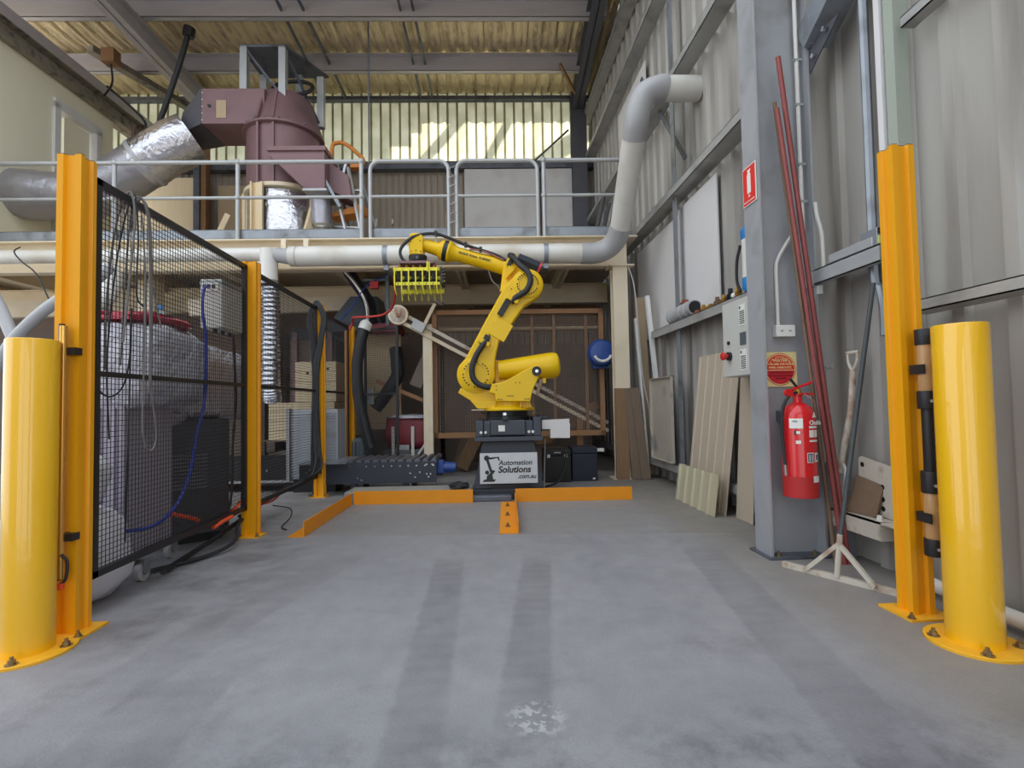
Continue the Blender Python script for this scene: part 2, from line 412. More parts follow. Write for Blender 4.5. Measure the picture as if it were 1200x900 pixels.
# ================================================================== the setting
frame('A')
MB().box(-9.5, 2.25, -9, 11, -.12, 0).build('floor', 'concrete', label='grey concrete slab with tyre marks and dark stains', cat='floor', kind='structure', base=(0, 0, 0))
MB().box(-40, 40, -40, 40, -.3, -.13).build('ground', 'gravel', label='pale gravel yard outside the shed', cat='ground', kind='structure', base=(0, 0, -.3))

def ribbed(x, y0, y1, z0, z1, pitch=.25, depth=.03, rib=.045):
    """trapezoid ribbed steel sheet in the plane X = x, ribs standing away from the room"""
    prof = []; y = y0
    while y < y1-1e-6:
        e = min(y1, y+pitch)
        prof += [(x, y), (x, e-rib-.03), (x+depth, e-rib-.012), (x+depth, e-.012), (x, e)]
        y += pitch
    n = len(prof); t = .003
    vs = [(a, b, z0) for a, b in prof] + [(a, b, z1) for a, b in prof] + [(a+t, b, z0) for a, b in prof] + [(a+t, b, z1) for a, b in prof]
    fs = []
    for i in range(n-1):
        fs += [(i, i+1, n+i+1, n+i), (2*n+i+1, 2*n+i, 3*n+i, 3*n+i+1)]
    fs += [(0, n, 3*n, 2*n), (n-1, 3*n-1, 4*n-1, 2*n-1)]
    return MB().add(vs, fs)
# ---- right wall: Empty > cladding sheets, girts, bridging
wr = thing('wall_right', 'grey ribbed steel side wall with horizontal girts', 'wall', (2.17, 4, 0), kind='structure')
s0 = ribbed(2.205, -2.0, -1.25, 0, 7.3, .25, -.03, .06).build('cladding_sheet', 'cladding', wr)
for i in range(1, 16): dup_part(s0, (0, .75*i, 0))
def girt(y0, y1, z, x0=2.0, h=.075, name='girt', top=False):
    b = MB(); b.box(x0, 2.17, y0, y1, z+(h-.006 if top else 0), z+(h if top else .006)); b.box(x0, x0+.006, y0, y1, z, z+h); b.box(x0, x0+.02, y0, y1, z+h-.005, z+h)
    return b.build(name, 'girt_galv', wr)
for z, h in ((.17, .09), (1.66, .085), (3.07, .085), (4.28, .085), (5.5, .085), (6.35, .085)): girt(3.12, 5.93 if z == 1.66 else 9.75, z, h=h, top=(z == 1.66))
for z in (1.33, 2.76): girt(-2, 2.36, z, 2.04 if z < 2 else 2.10, .055)
def bridging(y, z0, z1, w=.1):
    MB().box(2.04, 2.052, y-w/2, y+w/2, z0, z1).build('bridging_strut', 'galv', wr)
for y in (5.2,):
    for z0, z1 in ((.26, 1.66), (1.745, 3.07), (3.155, 4.28), (4.37, 5.5), (5.6, 6.35)): bridging(y, z0, z1)
MB().box(2.095, 2.17, 2.40, 2.46, 0, 7).build('wall_post', 'post_green', wr)
b = MB()
for s in (0, .035): b.bar((2.12, 5.05+s, 3.42), (2.06, 6.2+s, 5.0), .012, .03)
b.build('brace_rod', 'galv_dark', wr)

# unseen front wall added behind the camera, openings shaped for the bollards' highlight strips
wf = thing('wall_front', 'unseen dark front wall added for the bollard reflections, around the big open doorway', 'wall', (-3, -4, 0), kind='structure')
for x0, x1, z0, z1 in ((-9.5, -3.4, 0, 7.2), (1.5, 2.3, 0, 7.2), (-3.4, 1.5, 5.0, 7.2), (-1.35, -1.1, 0, 5.0)): MB().box(x0, x1, -4.1, -4, z0, z1).build('cladding_sheet', 'front_wall', wf)

# ---- back wall, 9.8 m away, in the back bay's own frame
frame('B')
wb = thing('wall_back', 'taupe ribbed back wall below sunlit translucent sheets', 'wall', (-3, 9.8, 0), kind='structure')
def ribbed_b(y, x0, x1, z0, z1, pitch, depth, rib):
    k = ribbed(y, 0, x1-x0, z0, z1, pitch, depth, rib)
    k.v = [Vector((x0+v.y, v.x, v.z)) for v in k.v]; return k
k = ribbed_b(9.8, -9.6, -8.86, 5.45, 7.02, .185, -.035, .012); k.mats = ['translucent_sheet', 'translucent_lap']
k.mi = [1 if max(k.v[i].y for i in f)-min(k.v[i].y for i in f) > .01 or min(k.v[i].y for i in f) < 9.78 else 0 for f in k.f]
a = k.build('translucent_sheet', 'translucent_sheet', wb)
for i in range(1, 16): dup_part(a, (.74*i, 0, 0))
a = ribbed_b(9.8, -9.6, -8.85, 0, 5.45, .125, .016, .02).build('cladding_sheet', 'cladding_back', wb)
for i in range(1, 16): dup_part(a, (.75*i, 0, 0))
MB().box(-9.6, 2.0, 9.6, 9.78, 5.42, 5.56).build('girt', 'galv_dark', wb)
MB().box(-9.6, 2.0, 9.66, 9.78, 6.80, 6.87).build('eave_angle', 'galv_dark', wb)
for x in (-5.44,):
    MB().box(x-.14, x-.03, 9.42, 9.6, 2.99, 6.9).build('wall_column', 'galv_dark', wb)
    MB().box(x-.02, x+.07, 9.45, 9.6, 2.99, 6.9).build('wall_column', 'timber_brown', wb)
b = MB(); b.box(1.44, 1.72, 9.42, 9.43, 2.99, 6.8); b.box(1.44, 1.72, 9.58, 9.59, 2.99, 6.8); b.box(1.57, 1.59, 9.43, 9.58, 2.99, 6.8)
b.build('wall_column', 'beam_dark', wb)
MB().box(-8, 1.9, 9.7, 9.76, 2.3, 2.95).build('lintel_board', 'plywood', wb)
MB().bar((-.42, 9.58, 4.3), (.7, 9.58, 5.42), .02, .02).build('brace_rod', 'galv_dark', wb)
MB().bar((.75, 9.6, 5.56), (1.4, 9.6, 6.15), .03, .03).build('brace_rod', 'galv_dark', wb)
for x, l, d in ((-2.33, .14, 0), (-2.02, .09, .04)):
    MB().box(x, x+.03, 9.76, 9.79, 4.38+d, 4.38+d+l).build('painted_daylight', 'label_white', wb)  # white blocks painted in for daylight coming through the cladding

# ---- roof: foil-faced sheets, purlins and rafters
ce = thing('ceiling', 'roof of crinkled gold-tinted foil over steel purlins', 'ceiling', (-3, 8, 6.9), kind='structure')
def roof_sheet():
    b = MB(); nx, ny = 24, 40; x0, x1, y0, y1 = -9.6, -8.88, 5.2, 10.42; rnd = random.Random(3)
    vs = []
    for j in range(ny+1):
        for i in range(nx+1):
            y = y0+(y1-y0)*j/ny; sag = -.035*abs(math.sin(math.pi*(y-7.5)/1.22))
            z = 7.0 + (.028 if (i % 8) in (3, 4) else 0) + sag + rnd.uniform(-.008, .008)*(0 < i < nx)
            vs.append((x0+(x1-x0)*i/nx, y, z))
    w = nx+1
    b.add(vs, [(j*w+i, j*w+i+1, (j+1)*w+i+1, (j+1)*w+i) for j in range(ny) for i in range(nx)])
    b.box(x0, x1, y0, y1, 7.05, 7.06)
    return b
a = roof_sheet().build('roof_sheet', 'roof_foil', ce, smooth=True)
for i in range(1, 16): dup_part(a, (.72*i, 0, 0))
def purlin(y):
    b = MB(); b.box(-9.4, 1.7, y, y+.012, 6.70, 6.95); b.box(-9.4, 1.7, y, y+.10, 6.70, 6.708); b.box(-9.4, 1.7, y-.09, y, 6.94, 6.95); b.box(-9.4, 1.7, y+.09, y+.1, 6.70, 6.725)
    return b.build('purlin', 'purlin', ce)
for y in (5.95, 7.43, 8.66): purlin(y)
def ibeam(b, p, q, w, h, t=.014, up=(0, 0, 1)):
    p, q, up = Vector(p), Vector(q), Vector(up)
    b.bar(p, q, t, h, up)
    for sg in (-1, 1): b.bar(p+up*sg*(h-t)/2, q+up*sg*(h-t)/2, w, t, up)
    return b
ibeam(MB(), (-5.2, 5.2, 6.54), (-5.35, 9.6, 6.54), .2, .3).build('rafter', 'purlin', ce)
ibeam(MB(), (1.42, 5.2, 6.62), (1.56, 9.7, 6.62), .2, .34).build('rafter', 'beam_dark', ce)
for x0, x1 in ((-3.05, -3.25), (-2.78, -2.85), (-1.35, -1.42), (-1.18, -1.2)):
    MB().bar((x0, 5.9, 6.78), (x1, 9.75, 6.84), .03, .05).build('roof_bridging', 'galv_dark', ce)
MB().bar((1.12, 8.5, 6.7), (1.45, 9.0, 6.5), .04, .05).build('fly_brace', 'timber_brown', ce)
MB().bar((-6.35, 8.0, 6.62), (-5.75, 9.7, 6.62), .14, .1).build('roof_bridging', 'eave_beam', ce)
MB().cbox((-6.1, 8.1, 6.55), (.2, .16, .22)).build('beam_bracket', 'timber_brown', ce)
MB().tube(smooth_path([(-6.1, 8.1, 6.45), (-6.15, 8.2, 6.2), (-6.35, 8.3, 6.05)]), .016, 6).build('roof_cable', 'black_rubber', ce)

# ---- left partition of the upper level with its doorway
wl = thing('wall_left', 'cream plastered partition wall of the upper level', 'wall', (-6.5, 7, 2.99), kind='structure')
MB().box(-6.62, -6.5, 5.2, 7.56, 2.99, 5.86).build('wall_panel', 'partition', wl)
MB().box(-6.62, -6.5, 7.56, 8.7, 5.5, 5.86).build('wall_panel', 'partition', wl)
MB().box(-6.62, -6.5, 8.42, 8.7, 2.99, 5.5).build('wall_panel', 'partition', wl)
ibeam(MB(), (-6.52, 5.2, 5.98), (-6.52, 9.7, 5.98), .24, .28).build('eave_beam', 'eave_beam', wl)
MB().box(-6.5, -6.42, 5.2, 9.7, 6.12, 6.3).build('top_plate', 'purlin', wl)
d = thing('door_1', 'pale framed doorway in the cream partition up left', 'doorway', (-6.5, 8, 2.99), kind='structure')
for y in (7.58, 8.36): MB().box(-6.64, -6.46, y-.05, y+.05, 2.99, 5.5).build('door_jamb', 'white_board', d)
MB().box(-6.64, -6.46, 7.53, 8.41, 5.42, 5.56).build('door_head', 'white_board', d)
MB().box(-6.6, -6.56, 7.8, 8.28, 2.99, 5.4).build('door_leaf', 'partition', d)
MB().box(-6.55, -6.52, 7.84, 7.88, 4.0, 4.6).build('door_handle', 'galv_dark', d)
MB().bar((-6.3, 8.9, 2.99), (-6.3, 8.9, 5.9), .05, .05).build('conduit_post', 'maroon', label='thin brown upright beside the cream partition doorway', cat='post')

# ---- mezzanine
mz = thing('mezzanine', 'cream steel mezzanine platform across the back bay', 'mezzanine', (-2.5, 7.9, 0), kind='structure')
b = MB(); b.box(-9, 1.62, 6.32, 6.335, 2.6, 2.98); b.box(-9, 1.62, 6.22, 6.335, 2.97, 2.985); b.box(-9, 1.62, 6.2, 6.335, 2.595, 2.612)
b.build('edge_beam', 'cream_steel', mz)
MB().box(-9, 1.75, 6.28, 9.62, 2.985, 3.005).build('deck_plate', 'cream_steel', mz)
for x in (-8.1, -6.6, -5.1, -3.6, -2.1, -.5, .9):
    ibeam(MB(), (x, 6.34, 2.84), (x, 9.6, 2.84), .12, .27).build('joist', 'cream_steel', mz)
ibeam(MB(), (-8.8, 7.9, 2.62), (1.7, 7.9, 2.62), .14, .3).build('cross_beam', 'cream_steel', mz)
for x in (-6.4, -3.9): MB().bar((x, 6.5, 2.2), (x+2.4, 7.8, 2.5), .12, .2).build('knee_brace', 'cream_steel', mz)
b = MB(); b.box(1.40, 1.58, 6.16, 6.18, 0, 2.6); b.box(1.40, 1.58, 6.30, 6.32, 0, 2.6); b.box(1.483, 1.497, 6.18, 6.3, 0, 2.6); b.box(1.36, 1.66, 6.12, 6.36, 2.58, 2.6)
b.box(1.34, 1.6, 6.1, 6.36, 0, .012)
b.build('mezzanine_post', 'cream_steel', mz)
MB().box(-4.6, -4.4, 6.6, 6.8, 0, 2.6).build('mezzanine_post', 'cream_steel', mz)
for x, w in ((-2.35, .06), (-2.62, .06)): MB().box(x, x+w, 6.19, 6.22, 2.8, 2.97).build('stiffener', 'cream_steel', mz)

# ---- guardrail panels on the mezzanine edge
def rail_panel(label, posts, x0, x1, rounded, zb=3.04):
    xm = (x0+x1)/2
    t = thing('guardrail', label, 'guardrail', (xm, 6.36, 3.005), 'guardrail panels along the mezzanine edge')
    r = .026; y = 6.36
    if rounded:
        c = .12
        path = [(x0, y, 3.02), (x0, y, 4.0-c)] + [(x0+c-c*math.cos(R(a)), y, 4.0-c+c*math.sin(R(a))) for a in (15, 30, 45, 60, 75, 90)] + \
               [(x1-c+c*math.sin(R(a)), y, 4.0-c+c*math.cos(R(a))) for a in (0, 15, 30, 45, 60, 75, 90)] + [(x1, y, 3.02)]
        MB().tube(path, r, 10).build('hoop_rail', 'galv_light', t, smooth=True)
    else:
        MB().cyl((x0, y, 4.0), (x1, y, 4.0), r).build('top_rail', 'galv_light', t, smooth=True)
    MB().cyl((x0, y, 3.55), (x1, y, 3.55), .02).build('mid_rail', 'galv_light', t, smooth=True)
    for x in posts:
        b = MB(); b.cyl((x, y, 2.9), (x, y, 4.02), r)
        for z in (3.55, 4.0): b.ball((x, y, z), .042, 10, 6)
        b.build('post', 'galv_light', t, smooth=True)
    b = MB(); b.box(x0-.01, x1+.01, y+.03, y+.04, zb, zb+.12); b.box(x0-.01, x1+.01, y+.03, y+.06, zb+.11, zb+.12); b.box(x0-.01, x1+.01, y+.03, y+.06, zb, zb+.01)
    b.build('toe_board', 'galv', t)
rail_panel('long galvanised guardrail run at the left in front of the maroon machine', (-6.2, -4.73, -3.22, -1.69), -8.4, -1.68, False)
rail_panel('round-cornered guardrail hoop just right of the stepladder', (), -1.58, -.6, True)
rail_panel('round-cornered guardrail hoop in front of the wide white wall board', (), -.5, .52, True)
rail_panel('short galvanised guardrail end beside the rising white pipe', (.6,), .6, 1.68, False)

# ---- added outside, unseen: slats and raking braces shaped to shade the translucent sheets
ns = thing('shade_frame', 'slatted frame added outside to cast shade on the translucent sheets', 'shade frame', (-1, 12.5, -.13), kind='structure')
for k, (xa, xb) in enumerate(((-9, -2.9), (-9, -2.6), (-9, -2.1), (-9, -1.9))): MB().box(xa, xb, 12.45, 12.55, 7.95+.26*k, 8.13+.26*k+.02*k).build('slat', 'timber_grey', ns)
for p, q, w in (((-2.0, 12.5, 8.0), (-1.1, 12.5, 9.0), .16), ((-.78, 12.5, 7.9), (-.1, 12.5, 9.1), .13), ((.0, 12.5, 7.8), (1.4, 12.5, 8.75), .3), ((-3.3, 12.5, 8.0), (-2.3, 12.5, 9.0), .2)): MB().bar(p, q, .06, w, (0, 1, 0)) if 0 else MB().bar(p, q, w, .06, (0, 1, 0)).build('raking_brace', 'timber_grey', ns)
for x in (-8.5, -4.5, -2.6, 1.5): MB().box(x-.06, x+.06, 12.5, 12.6, -.13, 9.0 if x < 0 else 8.8).build('post', 'timber_grey', ns)

# ---- white boards on the back wall, upper level
def board(x0, x1, z0, z1, m, label, y=9.56): return MB().box(x0, x1, y, y+.025, z0, z1).build('wall_board', m, label=label, cat='board')
board(-.6, .8, 3.0, 5.38, 'white_board', 'wide pale grey board on the back wall behind the middle guardrail hoop')
board(.86, 1.44, 3.0, 5.38, 'white_board', 'narrow pale board against the dark corner column, upper level')
board(-6.66, -5.6, 3.0, 5.25, 'cream_timber', 'cream board standing on the mezzanine behind the silver duct')
board(-5.2, -4.4, 3.0, 5.1, 'tan_board', 'tan board on the mezzanine left of the maroon machine')
MB().box(-.55, 1.42, 7.4, 7.6, 3.0, 3.24).build('white_beam', 'white_plain', label='long white beam lying on the mezzanine floor behind the guardrail', cat='beam')

# ---- steel column at the right wall
frame('A')
c = thing('column', 'grey galvanised steel I-section column by the right wall', 'column', (1.84, 3.02, 0), kind='structure')
MB().box(1.665, 1.677, 2.93, 3.10, 0, 7.2).build('flange', 'steel_column', c)
MB().box(1.995, 2.007, 2.93, 3.10, 0, 7.2).build('flange', 'steel_column', c)
MB().box(1.677, 1.995, 3.01, 3.02, 0, 7.2).build('web', 'steel_column', c)
for x in (1.664, 1.994): MB().box(x, x+.014, 2.927, 2.93, 0, 7.2).build('flange_edge', 'galv_light', c)
MB().box(1.64, 2.03, 2.90, 3.13, 0, .012).build('base_plate', 'galv_dark', c)
for x in (1.72, 1.94): nut((x, 2.95, .012), parent=c, r=.012)
# ================================================================== guarding: bollards, posts, light-curtain tubes
frame('A')
def bollard(x, y, r, h, label, bolts):
    t = thing('bollard', label, 'bollard', (x, y, 0), 'yellow bollards')
    MB().lathe([(r, .012), (r, h-.006), (r-.003, h), (r-.008, h+.001)], (x, y, 0), seg=48).build('tube', 'yellow_gloss', t, smooth=True)
    MB().lathe([(.155, 0), (.155, .010), (.152, .012)], (x, y, 0), seg=48).build('base_flange', 'flange_yellow', t)
    for a in bolts: nut((x+.127*math.cos(R(a)), y+.127*math.sin(R(a)), .012), .013, .016, t)
bollard(-1.78, 2.13, .083, 1.22, 'glossy yellow bollard standing in front of the left orange post', (-70, 10, 100, 190))
bollard(1.834, 1.86, .088, 1.205, 'glossy yellow bollard standing in front of the right orange post', (-120, -30, 60, 155))

def post_profile(w, d, g=.014, f=.026):
    a, b = w/2, d/2
    return [(-a, -b), (-a+f, -b), (-a+f+.006, -b+g), (a-f-.006, -b+g), (a-f, -b), (a, -b),
            (a, -b+f*.8), (a-g, -b+f*.8+.006), (a-g, b-f*.8-.006), (a, b-f*.8), (a, b),
            (a-f, b), (a-f-.006, b-g), (-a+f+.006, b-g), (-a+f, b), (-a, b),
            (-a, b-f*.8), (-a+g, b-f*.8-.006), (-a+g, -b+f*.8+.006), (-a, -b+f*.8)]
def orange_post(x, y, h, label, w=.1, d=.09, plate=.16):
    t = thing('guard_post', label, 'post', (x, y, 0), 'orange guard posts')
    MB().xy([(x+a, y+c) for a, c in post_profile(w, d)], .01, h).build('upright', 'orange_powder', t)
    MB().xy([(x+a*.96, y+c*.96) for a, c in post_profile(w, d)], h, h+.004).build('end_cap', 'rust', t)
    MB().box(x-plate/2, x+plate/2, y-plate/2+.01, y+plate/2-.01, 0, .01).build('base_plate', 'flange_yellow', t)
    for sx in (-1, 1): nut((x+sx*(plate/2-.018), y-plate/2+.03, .01), .010, .013, t)
    return t
orange_post(-1.75, 2.30, 2.035, 'tall orange guard post behind the left yellow bollard', plate=.19)
orange_post(1.85, 2.14, 2.035, 'tall orange guard post behind the right yellow bollard', d=.085, plate=.2)
orange_post(-1.70, 3.87, 2.01, 'orange guard post between the two near mesh fence panels')
orange_post(-1.70, 5.45, 1.99, 'orange guard post looped with black cables')
orange_post(-1.685, 6.70, 1.96, 'farthest orange guard post beside the thick black hoses', w=.08, d=.08, plate=.14)

def light_curtain(x, y, z0, z1, r, label, full):
    t = thing('light_curtain', label, 'safety sensor', (x, y, z0))
    if full:
        L = z1-z0
        def seg(a, b, rad, m, n): MB().lathe([(rad*.97, z0+L*a), (rad, z0+L*a+.004), (rad, z0+L*b-.004), (rad*.97, z0+L*b)], (x, y, 0), seg=20).build(n, m, t, smooth=True)
        seg(.93, 1, r, 'black_metal', 'end_cap'); seg(0, .075, r, 'black_metal', 'end_cap')
        seg(.725, .93, r*.86, 'sensor_window', 'window'); seg(.075, .275, r*.86, 'sensor_window', 'window')
        seg(.645, .725, r*1.02, 'black_metal', 'collar'); seg(.275, .37, r*1.02, 'black_metal', 'collar')
        seg(.36, .655, r*.66, 'black_metal', 'middle_tube')
        for a in (.80, .145):
            z = z0+L*a; b = MB(); b.box(x-r*.95, x+r*.95, y+r*.5, y+r*1.2, z, z+.04); b.box(x-r*1.0, x-r*.82, y-r*.8, y+r*.6, z, z+.04); b.box(x+r*.5, x+r*1.0, y-r*.95, y+r*.6, z, z+.04)
            b.build('clamp', 'black_metal', t)
            MB().cyl((x+r*.82, y-r*1.0, z+.025), (x+r*.82, y-r*1.12, z+.025), .006, 8).build('clamp_screw', 'chrome', t)
        for a in (.035, .31, .68): MB().cyl((x-r*.4, y-r*.92, z0+L*a), (x-r*.4, y-r*1.03, z0+L*a), .007, 8).build('lens', 'chrome', t)
    else:
        MB().cyl((x, y, z0), (x, y, z1), r, 16).build('tube', 'gold_tube', t, smooth=True)
        MB().cyl((x-r*1.2, y+r*.8, z0-.01), (x-r*1.2, y+r*.8, z1+.01), r*.8, 10).build('back_rail', 'black_metal', t, smooth=True)
        for z in (z0+.15, z1-.12):
            MB().box(x-.01, x+.045, y, y+.04, z, z+.03).build('clamp', 'black_metal', t)
        MB().tube(smooth_path([(x+.01, y-.01, z0+.10), (x+.03, y-.005, z0+.07), (x+.025, y-.005, z0), (x+.005, y-.01, z0-.02)]), .006, 6).build('cable', 'black_rubber', t)
        MB().cyl((x+.01, y-.01, z0-.04), (x+.01, y-.01, z0-.015), .011, 8).build('plug', 'orange_hose', t)
light_curtain(1.865, 2.05, .27, 1.215, .036, 'black and amber safety sensor tube clipped to the right orange post', True)
light_curtain(-1.738, 2.225, .25, 1.29, .014, 'shiny slim sensor tube on the front of the left orange post', False)

# ---- black mesh fence panels
def fence(y0, y1, z0, z1, label, zm=1.1, x=-1.725):
    t = thing('mesh_fence_panel', label, 'fence', (x, (y0+y1)/2, 0), 'black mesh fence panels')
    f = .03
    for z in (z0, z1-f): MB().box(x-.012, x+.018, y0, y1, z, z+f).build('frame_rail', 'black_metal', t)
    for y in (y0, y1-f): MB().box(x-.012, x+.018, y, y+f, z0, z1).build('frame_stile', 'black_metal', t)
    MB().box(x-.012, x+.012, y0, y1, zm-.012, zm+.012).build('middle_rail', 'black_metal', t)
    b = MB(); p = .0245; w = .00125
    n = int((y1-y0)/p)
    for i in range(1, n): b.box(x-w, x+w, y0+i*p-w, y0+i*p+w, z0+f, z1-f)
    n = int((z1-z0)/p)
    for i in range(1, n): b.box(x-w, x+w, y0+f, y1-f, z0+i*p-w, z0+i*p+w)
    b.build('wire_mesh', 'black_metal', t, kind='stuff')
fence(2.36, 3.82, .2, 1.98, 'nearest black mesh fence panel, draped with loose grey cables')
fence(3.94, 5.40, .2, 1.975, 'black mesh fence panel in front of the louvred unit')
fence(5.52, 6.66, .2, 1.96, 'farthest black mesh fence panel of the side run')

# ---- cables hung over the fence, junction box, hoses
def hose(name, pts, r, m, label, cat, n=8, group=None, seg=8, fr='A'):
    frame(fr)
    o = MB().tube(smooth_path(pts, n), r, seg).build(name, m, smooth=True, label=label, cat=cat, group=group)
    frame('A'); return o
G = 'loose cables hung over the fence'
hose('cable', [(-1.665, 2.66, 1.02), (-1.66, 2.65, 1.5), (-1.668, 2.64, 1.9), (-1.70, 2.63, 2.0), (-1.735, 2.62, 1.92), (-1.745, 2.60, 1.6), (-1.745, 2.57, 1.15)], .0045, 'cable_grey', 'pale grey cable hung over the fence with one free end', 'cable', group=G)
hose('cable', [(-1.67, 2.60, 1.9), (-1.665, 2.62, 1.6), (-1.66, 2.61, 1.2), (-1.655, 2.595, .85), (-1.655, 2.64, .73), (-1.655, 2.70, .80), (-1.66, 2.66, 1.1), (-1.66, 2.665, 1.5), (-1.67, 2.66, 1.9), (-1.70, 2.63, 1.995), (-1.73, 2.62, 1.88)], .004, 'cable_grey', 'grey cable hanging in a long low loop on the fence', 'cable', group=G)
hose('cable', [(-1.66, 2.74, 1.36), (-1.66, 2.69, 1.5), (-1.66, 2.655, 1.62), (-1.668, 2.645, 1.88), (-1.70, 2.635, 1.99), (-1.74, 2.63, 1.85)], .004, 'cable_grey', 'short grey cable end poking away from the fence', 'cable', group=G)
hose('cable', [(-1.74, 2.46, 1.12), (-1.745, 2.48, 1.5), (-1.74, 2.53, 1.85), (-1.70, 2.555, 1.995), (-1.665, 2.54, 1.86), (-1.66, 2.50, 1.55), (-1.66, 2.46, 1.25)], .005, 'cable_grey', 'thick grey cable nearest the left post on the fence', 'cable', group=G)
hose('cable', [(-1.745, 2.50, .8), (-1.75, 2.49, 1.2), (-1.74, 2.54, 1.7), (-1.70, 2.58, 1.995), (-1.668, 2.57, 1.8), (-1.66, 2.55, 1.5), (-1.66, 2.60, 1.44)], .004, 'black_rubber', 'black cable hung over the fence beside the thick grey one', 'cable', group=G)
hose('cable', [(-1.735, 2.38, 1.16), (-1.735, 2.42, 1.03), (-1.735, 2.5, 1.0), (-1.735, 2.58, 1.06), (-1.735, 2.62, 1.2), (-1.735, 2.63, 1.4), (-1.735, 2.6, .3)], .004, 'black_rubber', 'black cable sagging behind the fence under its middle rail', 'cable', group=G)
jb = thing('junction_box', 'pale grey junction box fixed to the fence, with a green and black label', 'box', (-1.79, 3.74, 1.46), )
MB().box(-1.87, -1.73, 3.50, 3.80, 1.47, 1.80).build('body', 'box_grey', jb, bevel=.006)
MB().box(-1.872, -1.728, 3.498, 3.802, 1.765, 1.785).build('lid_joint', 'galv', jb)
MB().box(-1.86, -1.75, 3.493, 3.50, 1.72, 1.775).build('label_plate', 'label_white', jb)
for i, x in enumerate((-1.85, -1.82, -1.79)): MB().box(x, x+.02, 3.489, 3.493, 1.735, 1.762).build('label_mark', 'ink' if i != 1 else 'teal_grey', jb)
for i in range(3): MB().cyl((-1.80, 3.55+.1*i, 1.47), (-1.80, 3.55+.1*i, 1.44), .014, 10).build('cable_gland', 'black_metal', jb)
hose('air_hose', [(-1.80, 3.47, 1.75), (-1.79, 3.39, 1.70), (-1.78, 3.36, 1.55), (-1.77, 3.38, 1.38), (-1.765, 3.36, 1.0), (-1.765, 3.28, .8), (-1.765, 3.20, .55), (-1.77, 3.07, .38), (-1.78, 2.88, .31), (-1.84, 2.72, .32)], .010, 'blue_hose', 'blue air hose hanging from the junction box behind the fence', 'hose')
hose('cable', [(-1.75, 3.70, 1.45), (-1.76, 3.76, 1.0), (-1.76, 3.72, .7), (-1.75, 3.68, .35), (-1.74, 3.60, .2)], .009, 'black_rubber', 'black cable dropping from the junction box beside the post', 'cable')
# cables on the floor under the fence
G = 'cables lying on the floor under the fence'
hose('cable', [(-1.8, 3.0, .03), (-1.85, 3.3, .02), (-1.82, 3.6, .06), (-1.78, 3.9, .12), (-1.85, 4.4, .14), (-1.8, 5.0, .2), (-1.74, 5.3, .24)], .016, 'black_rubber', 'thick black cable running along the floor under the fence', 'cable', group=G)
hose('cable', [(-1.9, 3.05, .02), (-1.72, 3.35, .02), (-1.66, 3.55, .06), (-1.74, 3.8, .13), (-1.82, 4.6, .17), (-1.72, 5.2, .22), (-1.7, 5.4, .5)], .013, 'black_rubber', 'black cable bulging out past the fence foot near the castor', 'cable', group=G)
hose('cable', [(-1.84, 3.35, .14), (-1.76, 3.45, .2), (-1.72, 3.55, .14), (-1.8, 3.7, .17), (-1.76, 3.9, .19)], .01, 'black_rubber', 'short black cable loop tangled by the second post foot', 'cable', group=G)
hose('cable', [(-1.72, 4.3, .14), (-1.6, 4.35, .10), (-1.56, 4.25, .05), (-1.57, 4.1, .012), (-1.5, 4.0, .01)], .005, 'black_rubber', 'thin black cable tail curling onto open concrete', 'cable', group=G)
hose('cable', [(-1.7, 5.35, .9), (-1.67, 5.36, .5), (-1.65, 5.3, .3), (-1.75, 5.0, .22), (-1.8, 4.2, .16), (-1.8, 3.9, .14)], .012, 'black_rubber', 'black cable sweeping down from the cable-looped post', 'cable', group=G)
hose('orange_conduit', [(-1.9, 3.25, .3), (-1.85, 3.36, .25), (-1.83, 3.42, .22)], .013, 'orange_hose', 'orange conduit end below the black vented cabinet', 'conduit')
hose('orange_conduit', [(-1.72, 3.38, .18), (-1.70, 3.46, .2), (-1.69, 3.56, .21)], .013, 'orange_hose', 'orange conduit piece just under the fence rail', 'conduit')
hose('orange_conduit', [(-1.74, 3.62, .22), (-1.73, 3.72, .25), (-1.74, 3.78, .27)], .011, 'orange_hose', 'orange conduit piece beside the second post foot', 'conduit')
hose('orange_conduit', [(-1.76, 4.1, .18), (-1.74, 4.35, .17), (-1.76, 4.6, .2)], .009, 'red_hose', 'reddish conduit among the floor cables of the second panel', 'conduit')
# black loops on the third post
G = 'black cable loops on the third post'
for k, (dx, top) in enumerate(((-.03, 2.0), (.0, 2.03), (.03, 2.01))):
    lab = ('black cable loop on the left of the cable-hung post', 'tallest black cable loop over the cable-hung post', 'black cable loop on the right of the cable-hung post')[k]
    hose('cable', [(-1.745+dx*.6, 5.385, .3), (-1.725+dx*.6, 5.38, 1.2), (-1.745+dx*.5, 5.375, 1.6), (-1.775+dx*.6, 5.38, 1.85), (-1.71+dx*.4, 5.39, top), (-1.635+dx*.6, 5.38, 1.86), (-1.665+dx*.6, 5.37, 1.6), (-1.71+dx*.6, 5.365, 1.2), (-1.69+dx*.6, 5.365, .25)], .014, 'black_rubber', lab, 'cable', group=G)

